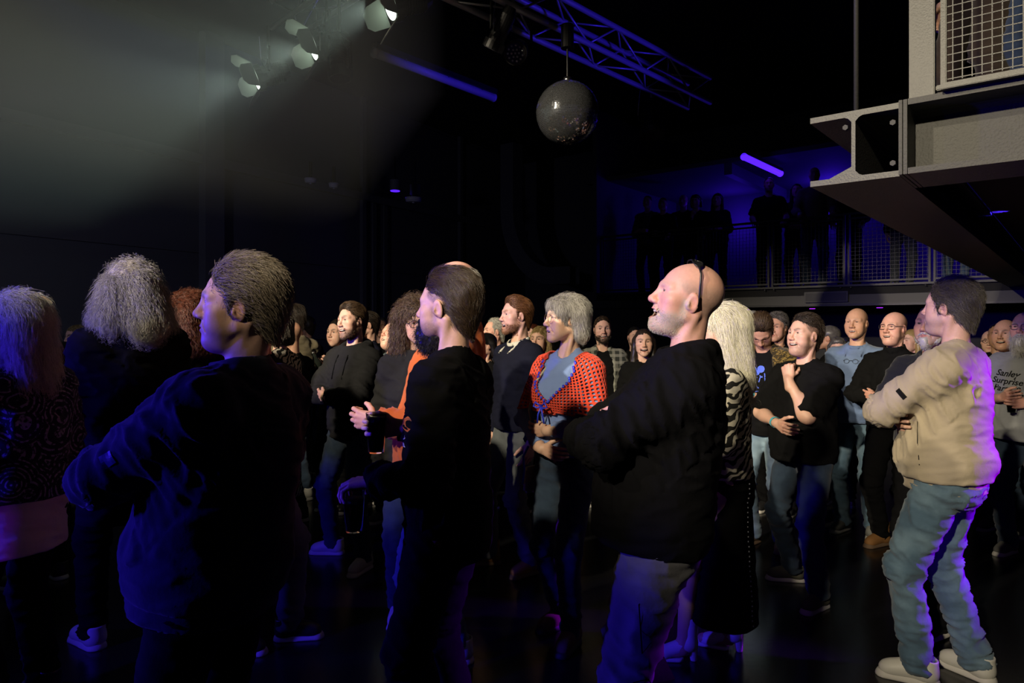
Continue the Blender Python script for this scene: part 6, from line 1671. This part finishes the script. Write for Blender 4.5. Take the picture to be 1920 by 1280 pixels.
# --- woman in red: crochet shawl over the shoulders, ribbon, buttons, strap, little bag
MAT['crochet'] = cloth('red_crochet', (.60, .055, .025), weave=300, wbump=.6, mottle=.1)
MAT['ribbon'] = simple('blue_ribbon', (.03, .05, .70), .35)
def shawl(P):
    t = bvh_of(P.top, P.body); c0 = P.tp(0, 0, 1.25); TR = P.TR
    NA, NR = 66, 21; R = np.full((NR, NA), np.nan); Dd = np.zeros((NR, NA, 3))
    for r in range(NR):
        ph = math.radians(66-r*(66+24)/(NR-1))
        for a in range(NA):
            th = 2*math.pi*a/NA; d = TR @ A3(math.sin(th)*math.cos(ph), math.cos(th)*math.cos(ph), math.sin(ph)); Dd[r, a] = d
            o = c0+d*.7; h_ = t.ray_cast(Vector(o), Vector(-d), .7)
            R[r, a] = np.linalg.norm(np.array(h_[0])-c0) if h_[0] else .2
    # below the upper arm the cloth keeps hanging from the elbow: never let it tuck in too fast, nor jump out to the forearms
    R = np.minimum(R, .30)
    base = R.copy()
    for _ in range(5):
        S = (np.roll(R, 1, 1)+np.roll(R, -1, 1)+np.vstack([R[:1], R[:-1]])+np.vstack([R[1:], R[-1:]]))/4
        R = np.maximum(S, base)
    Pt = c0+Dd*(R+.010)[..., None]
    V = [tuple(p) for p in Pt.reshape(-1, 3)]; F = []
    def keep(r, a):
        th = (a+.5)/NA*360; th = th-360 if th > 180 else th; ph = 66-(r+.5)*90/(NR-1)
        top_gap = 62*max(0, (ph-2)/60)**.75
        if abs(th) < top_gap: return False
        low = -8-10*math.cos(math.radians(th))**2 if abs(th) < 60 else -8+12*math.cos(math.radians(2*th))*0-4
        return ph > low
    edge = {}
    inn = .30
    for r in range(NR-1):
        for a in range(NA):
            if not keep(r, a): continue
            i = [r*NA+a, r*NA+(a+1) % NA, (r+1)*NA+(a+1) % NA, (r+1)*NA+a]
            c = np.mean([V[k] for k in i], axis=0); k0 = len(V)
            for k in i: V.append(tuple(np.array(V[k])*(1-inn)+c*inn))
            for k in range(4):
                F.append((i[k], i[(k+1) % 4], k0+(k+1) % 4, k0+k))
                e = (i[k], i[(k+1) % 4]); edge[tuple(sorted(e))] = edge.get(tuple(sorted(e)), 0)+1
    used = sorted({k for f in F for k in f}); mp = {k: j for j, k in enumerate(used)}
    me = bpy.data.meshes.new('crochet_shawl'); me.from_pydata([V[k] for k in used], [], [tuple(mp[k] for k in f) for f in F]); me.materials.append(MAT['crochet'])
    o = bpy.data.objects.new('crochet_shawl', me); C.objects.link(o); o.parent = P.root
    sd = o.modifiers.new('yarn', 'SOLIDIFY'); sd.thickness = .006; sd.offset = 0
    ss = o.modifiers.new('soft', 'SUBSURF'); ss.levels = 1; ss.render_levels = 1
    # border cord along free edges
    bd = [e for e, n in edge.items() if n == 1]
    pp = []
    for a, b in bd: pp.append(tube([V[a], V[b]], .0055, 6))
    Vb, Qb = merge(pp); link_obj('shawl_border', mesh_np('shawl_border', Vb, Qb), MAT['crochet'], o)
    # ribbon stitches along the neckline
    k = 0
    for a, b in bd:
        m_ = (np.array(V[a])+np.array(V[b]))/2; loc = P.TR.T @ (m_-c0)
        if loc[1] > .05 and loc[2] > -.02 and abs(loc[0]) < .17:
            k += 1
            if k % 2 == 0: link_obj('ribbon_stitch', mesh_np('ribbon_stitch', *tube([np.array(V[a])+unit(m_-c0)*.007, np.array(V[b])+unit(m_-c0)*.007], .0065, 6)), MAT['ribbon'], o)
    # bow
    bw = c0+P.TR @ A3(.0, .205, -.01)
    pp = []
    for s_ in (-1, 1):
        pp.append(tube([bw, bw+P.TR @ A3(s_*.030, .012, .020), bw+P.TR @ A3(s_*.045, .008, -.002), bw+P.TR @ A3(s_*.02, .01, -.008), bw], .005, 6))
        pp.append(tube([bw, bw+P.TR @ A3(s_*.014, .008, -.04), bw+P.TR @ A3(s_*.022, .004, -.085)], .0045, 6))
    link_obj('bow', mesh_np('bow', *merge(pp)), MAT['ribbon'], o)
    return o
shawl(w1)
tb = bvh_of(w1.bottom)
for z in (.985, .945):
    h_ = tb.ray_cast(Vector(w1.tp(-.0, .5, z)), Vector(-w1.TR[:, 1]), 1.)
    if h_[0]:
        c = np.array(h_[0]); V, Q = tube([c-w1.TR[:, 1]*.002, c+w1.TR[:, 1]*.005], .011, 12); link_obj('button', mesh_np('button', V, Q), simple('copper', (.5, .25, .12), .35, .9) if 'copper' not in bpy.data.materials else bpy.data.materials['copper'], w1.root)
pp = []
for x in (.15,):
    a = w1.tp(x+.03, .10, 1.0); pp.append(tube([a, a+A3(.01, .03, -.05), a+A3(.0, .035, -.12), a+A3(.015, .03, -.2)], .006, 6))
link_obj('blue_ribbon', mesh_np('blue_ribbon', *merge(pp)), MAT['ribbon'], w1.root)
bgl = empty('shoulder_bag', w1.root.matrix_basis @ Vector(w1.tp(.23, -.02, .80).tolist()), w1.root.rotation_euler[2], 'small pale shoulder bag at the hip of the woman in red crochet', 'bag')
bm = bmesh.new(); add_box(bm, (0, 0, 0), (.05, .18, .14), bevel=.015); bm_obj('bag_body', bm, simple('pale_leather', (.42, .40, .24), .5), bgl, True)
tsh = bvh_of(w1.top); 
st_pts = [w1.tp(.215, -.01, .86), w1.tp(.20, .02, 1.0), w1.tp(.15, .13, 1.20), w1.tp(.105, .12, 1.36), w1.tp(.085, .03, 1.46), w1.tp(.07, -.10, 1.40), w1.tp(.12, -.14, 1.1), w1.tp(.215, -.05, .87)]
stv, stq = tube([A3(*(Vector(p)-Vector(w1.tp(.23, -.02, .80).tolist()))) for p in st_pts], .006, 6)
link_obj('strap', mesh_np('strap', stv, stq), bpy.data.materials['pale_leather'], bgl)
# --- studs down the long skirt
ts = bvh_of(w3.bottom); sm_ = simple('stud', (.9, .9, .9), .2, .6)
bm = bmesh.new(); bmesh.ops.create_icosphere(bm, subdivisions=1, radius=.0045); me_s = bpy.data.meshes.new('stud'); bm.to_mesh(me_s); bm.free(); me_s.materials.append(sm_)
for i in range(30):
    z = .93-.024*i
    o0 = w3.tp(0, 0, .95); dirv = A3(-.75, -.66, 0)
    h_ = ts.ray_cast(Vector((o0+dirv*.8).tolist()[:2]+[z*w3.s]), Vector(-dirv), 1.)
    if h_[0]:
        o = bpy.data.objects.new('stud', me_s); C.objects.link(o); o.parent = w3.root; o.location = h_[0]
# --- jeans details of the man at the right: back pocket, phone, side zip of the sweatshirt
ST = cloth('jeans_stitch', (.16, .20, .22)); tj4 = bvh_of(m4.bottom)
def line_art(poly, w=.003):
    return blob_art([('line', a, b, w) for a, b in zip(poly[:-1], poly[1:])])
bp_ = line_art([(-.065, .07), (.065, .07), (.062, -.05), (0, -.075), (-.062, -.05), (-.065, .07)], .0035)
for x in (-1, 1): decal(m4, tj4, bp_[0], bp_[1], A3(x*.085, -.1, .86)*m4.s, A3(1, 0, 0), A3(0, 0, 1), ST, 'back_pocket', .003)
sp = line_art([(-.10, .10), (-.02, .03), (.03, .05), (.05, .10)], .003); decal(m4, tj4, sp[0], sp[1], A3(-.1, .05, .90)*m4.s, A3(0, -1, 0), A3(0, 0, 1), ST, 'front_pocket', .003)
ph = grid_patch(.012, .05, 2, 3); decal(m4, tj4, ph[0], ph[1], A3(-.1, .085, .945)*m4.s, A3(0, -1, 0), A3(0, 0, 1), MAT['black_plastic'], 'phone_edge', .006)
z4 = line_art([(0, .14), (.006, .05), (.02, -.05)], .004); tt4 = bvh_of(m4.top); decal(m4, tt4, z4[0], z4[1], m4.tp(0, .07, 1.04), -m4.TR[:, 1], m4.TR[:, 2], INK['black'], 'pocket_zip', .002)
# --- beers
MAT['glass'] = simple('clear_plastic', (.95, .95, .95), .05, trans=1.); MAT['beer'] = simple('beer', (.62, .22, .02), .1, trans=.55); MAT['foam'] = simple('foam', (.80, .76, .66), .9)
MAT['glass'].node_tree.nodes['Principled BSDF'].inputs['IOR'].default_value = 1.15; MAT['beer'].node_tree.nodes['Principled BSDF'].inputs['IOR'].default_value = 1.1
def lathe(prof, n=28):
    V, Q = [], []
    for r, z in prof:
        for k in range(n): a = 2*math.pi*k/n; V.append((r*math.cos(a), r*math.sin(a), z))
    for i in range(len(prof)-1):
        for k in range(n): Q.append((i*n+k, i*n+(k+1) % n, (i+1)*n+(k+1) % n, (i+1)*n+k))
    return np.array(V), np.array(Q)
def beer_glass(label, loc, fill=.115, foam=.018, s=1., tilt=(0, 0, 0)):
    e = empty('beer_glass', loc, 0, label, 'beer glass', 'beers held in the crowd'); e.scale = (s, s, s); e.rotation_euler = tilt
    r0, r1, h = .029, .038, .145; rz = lambda z: r0+(r1-r0)*z/h
    link_obj('cup', mesh_np('cup', *lathe([(.0005, 0), (r0, 0), (rz(h*.5), h*.5), (r1, h), (r1+.001, h+.002), (r1-.0015, h), (rz(h*.5)-.0015, h*.5), (r0-.0015, .004), (.0005, .004)])), MAT['glass'], e)
    link_obj('beer', mesh_np('beer', *lathe([(.0005, .005), (r0-.002, .005), (rz(fill*.5)-.002, fill*.5), (rz(fill)-.002, fill), (.0005, fill)])), MAT['beer'], e)
    link_obj('foam', mesh_np('foam', *lathe([(.0005, fill), (rz(fill)-.002, fill), (rz(fill+foam)-.002, fill+foam), (.0005, fill+foam+.002)])), MAT['foam'], e)
    return e
def grip_point(P, i, ax=.0):
    """centre of what the fingers of hand i close around"""
    R_ = P.HRs[i]; p = P.wri[i]+R_[:, 1]*.085*P.s-R_[:, 2]*.042*P.s
    return P.root.matrix_basis @ Vector(p.tolist())
for P_ in (m3, m7, c10, f2, c8, b8): P_.root.matrix_basis   # placed by location and rotation
gp = grip_point(m3, 1); beer_glass('full glass of beer with foam in the upper hand of the black work jacket', (gp.x, gp.y, gp.z-.085))
gp = m3.root.matrix_basis @ Vector((m3.wri[0]+m3.HRs[0][:, 1]*.088-A3(0, 0, .168)).tolist()); beer_glass('glass of beer in the lower hand of the black work jacket', gp, .10, .012)
gp = grip_point(c10, 1); beer_glass('beer raised by the man in the slate polo shirt', (gp.x, gp.y, gp.z-.07), .06, .01, .95)
gp = grip_point(c8, 0); beer_glass('dark glass held by the man with the long white beard', (gp.x, gp.y, gp.z-.07), .11, .01, .95)
gp = grip_point(f2, 1); e = empty('bottle', (gp.x, gp.y, gp.z-.09), 0, 'dark bottle at the mouth of the man beside the charcoal hoodie', 'bottle'); e.rotation_euler = (.5, -.3, 0)
link_obj('bottle_body', mesh_np('bottle_body', *lathe([(.0005, 0), (.030, 0), (.030, .11), (.013, .16), (.012, .20), (.0005, .20)], 16)), simple('dark_glass', (.02, .025, .02), .1), e)
link_obj('bottle_cap', mesh_np('bottle_cap', *lathe([(.0005, .20), (.014, .20), (.014, .212), (.0005, .212)], 12)), MAT['steel'], e)
gp = grip_point(b8, 1); e = empty('plastic_cup', (gp.x, gp.y, gp.z-.02), 0, 'small white plastic cup held over the balcony rail', 'cup')
link_obj('cup_wall', mesh_np('cup_wall', *lathe([(.0005, 0), (.025, 0), (.034, .11), (.033, .11), (.024, .003), (.0005, .003)], 16)), simple('white_cup', (.75, .75, .75), .4), e)
link_obj('cup_rim', mesh_np('cup_rim', *tube([(.034*math.cos(a), .034*math.sin(a), .11) for a in np.linspace(0, 6.283, 16, endpoint=False)], .002, 5, True)), bpy.data.materials['white_cup'], e)
# --- cargo trouser knee tears and pockets of the bald man
pk = line_art([(-.06, .10), (.06, .06), (.05, -.06), (-.05, -.05), (-.06, .10)], .004); tb2 = bvh_of(m2.bottom)
decal(m2, tb2, pk[0], pk[1], A3(-.1, .0, .66)*m2.s, A3(0, -1, 0), A3(0, 0, 1), INK['black'], 'cargo_pocket', .003)
kn = [(math.cos(a)*.075, math.sin(a)*.032*(1+.3*math.cos(a))) for a in np.linspace(0, 2*math.pi, 18, endpoint=False)]
decal(m2, tb2, kn+[(0, 0)], [(18, k, (k+1) % 18) for k in range(18)], A3(-.1, .02, .50)*m2.s, A3(0, -1, -.1), A3(0, -.1, 1), INK['black'], 'knee_patch', .003)

# --- half-up knot of the frizzy grey hair
kp = m5.g(0, -.138, .070); r_ = np.random.default_rng(2)
c_ = np.array([0, -.016, .048]); rad_ = np.array([.100, .121, .107])
n_ = 3600; az_ = r_.uniform(-2.0, 2.0, n_); el_ = r_.uniform(.25, .75, n_)+.25*np.cos(az_)
s0 = np.stack([np.sin(az_)*np.cos(el_), np.cos(az_)*np.cos(el_), np.sin(el_)], 1)
k0 = unit((np.array([0, -.138, .070])-c_)/rad_)
om = np.arccos(np.clip(s0 @ k0, -1, 1))[:, None]; wob = r_.uniform(-1, 1, (n_, 1))
pts = np.empty((n_, 10, 3))
for i in range(10):
    u_ = .97*i/9
    v_ = (np.sin((1-u_)*om)*s0+np.sin(u_*om)*k0)/np.sin(om)
    q_ = c_+v_*rad_*(1+.018*wob*(1-u_)+.012*np.sin(az_*14+u_*4)[:, None]*(1-u_))
    pts[:, i] = m5.ho+(q_*m5.hsz) @ m5.HR.T
hk = [o for o in m5.root.children if o.name.startswith('hair') and o.type == 'MESH'][0]
curves_obj('tied_hair', pts, .0011*np.tile(np.linspace(1, .7, 10), (n_, 1)), HM['tied'], hk)
cc_ = [kp+m5.HR @ (A3(.018*math.cos(a), 0, .018*math.sin(a))) for a in np.linspace(0, 6.283, 14, endpoint=False)]
link_obj('hair_tie', mesh_np('hair_tie', *tube(cc_, .006, 8, True)), K['black'], hk)
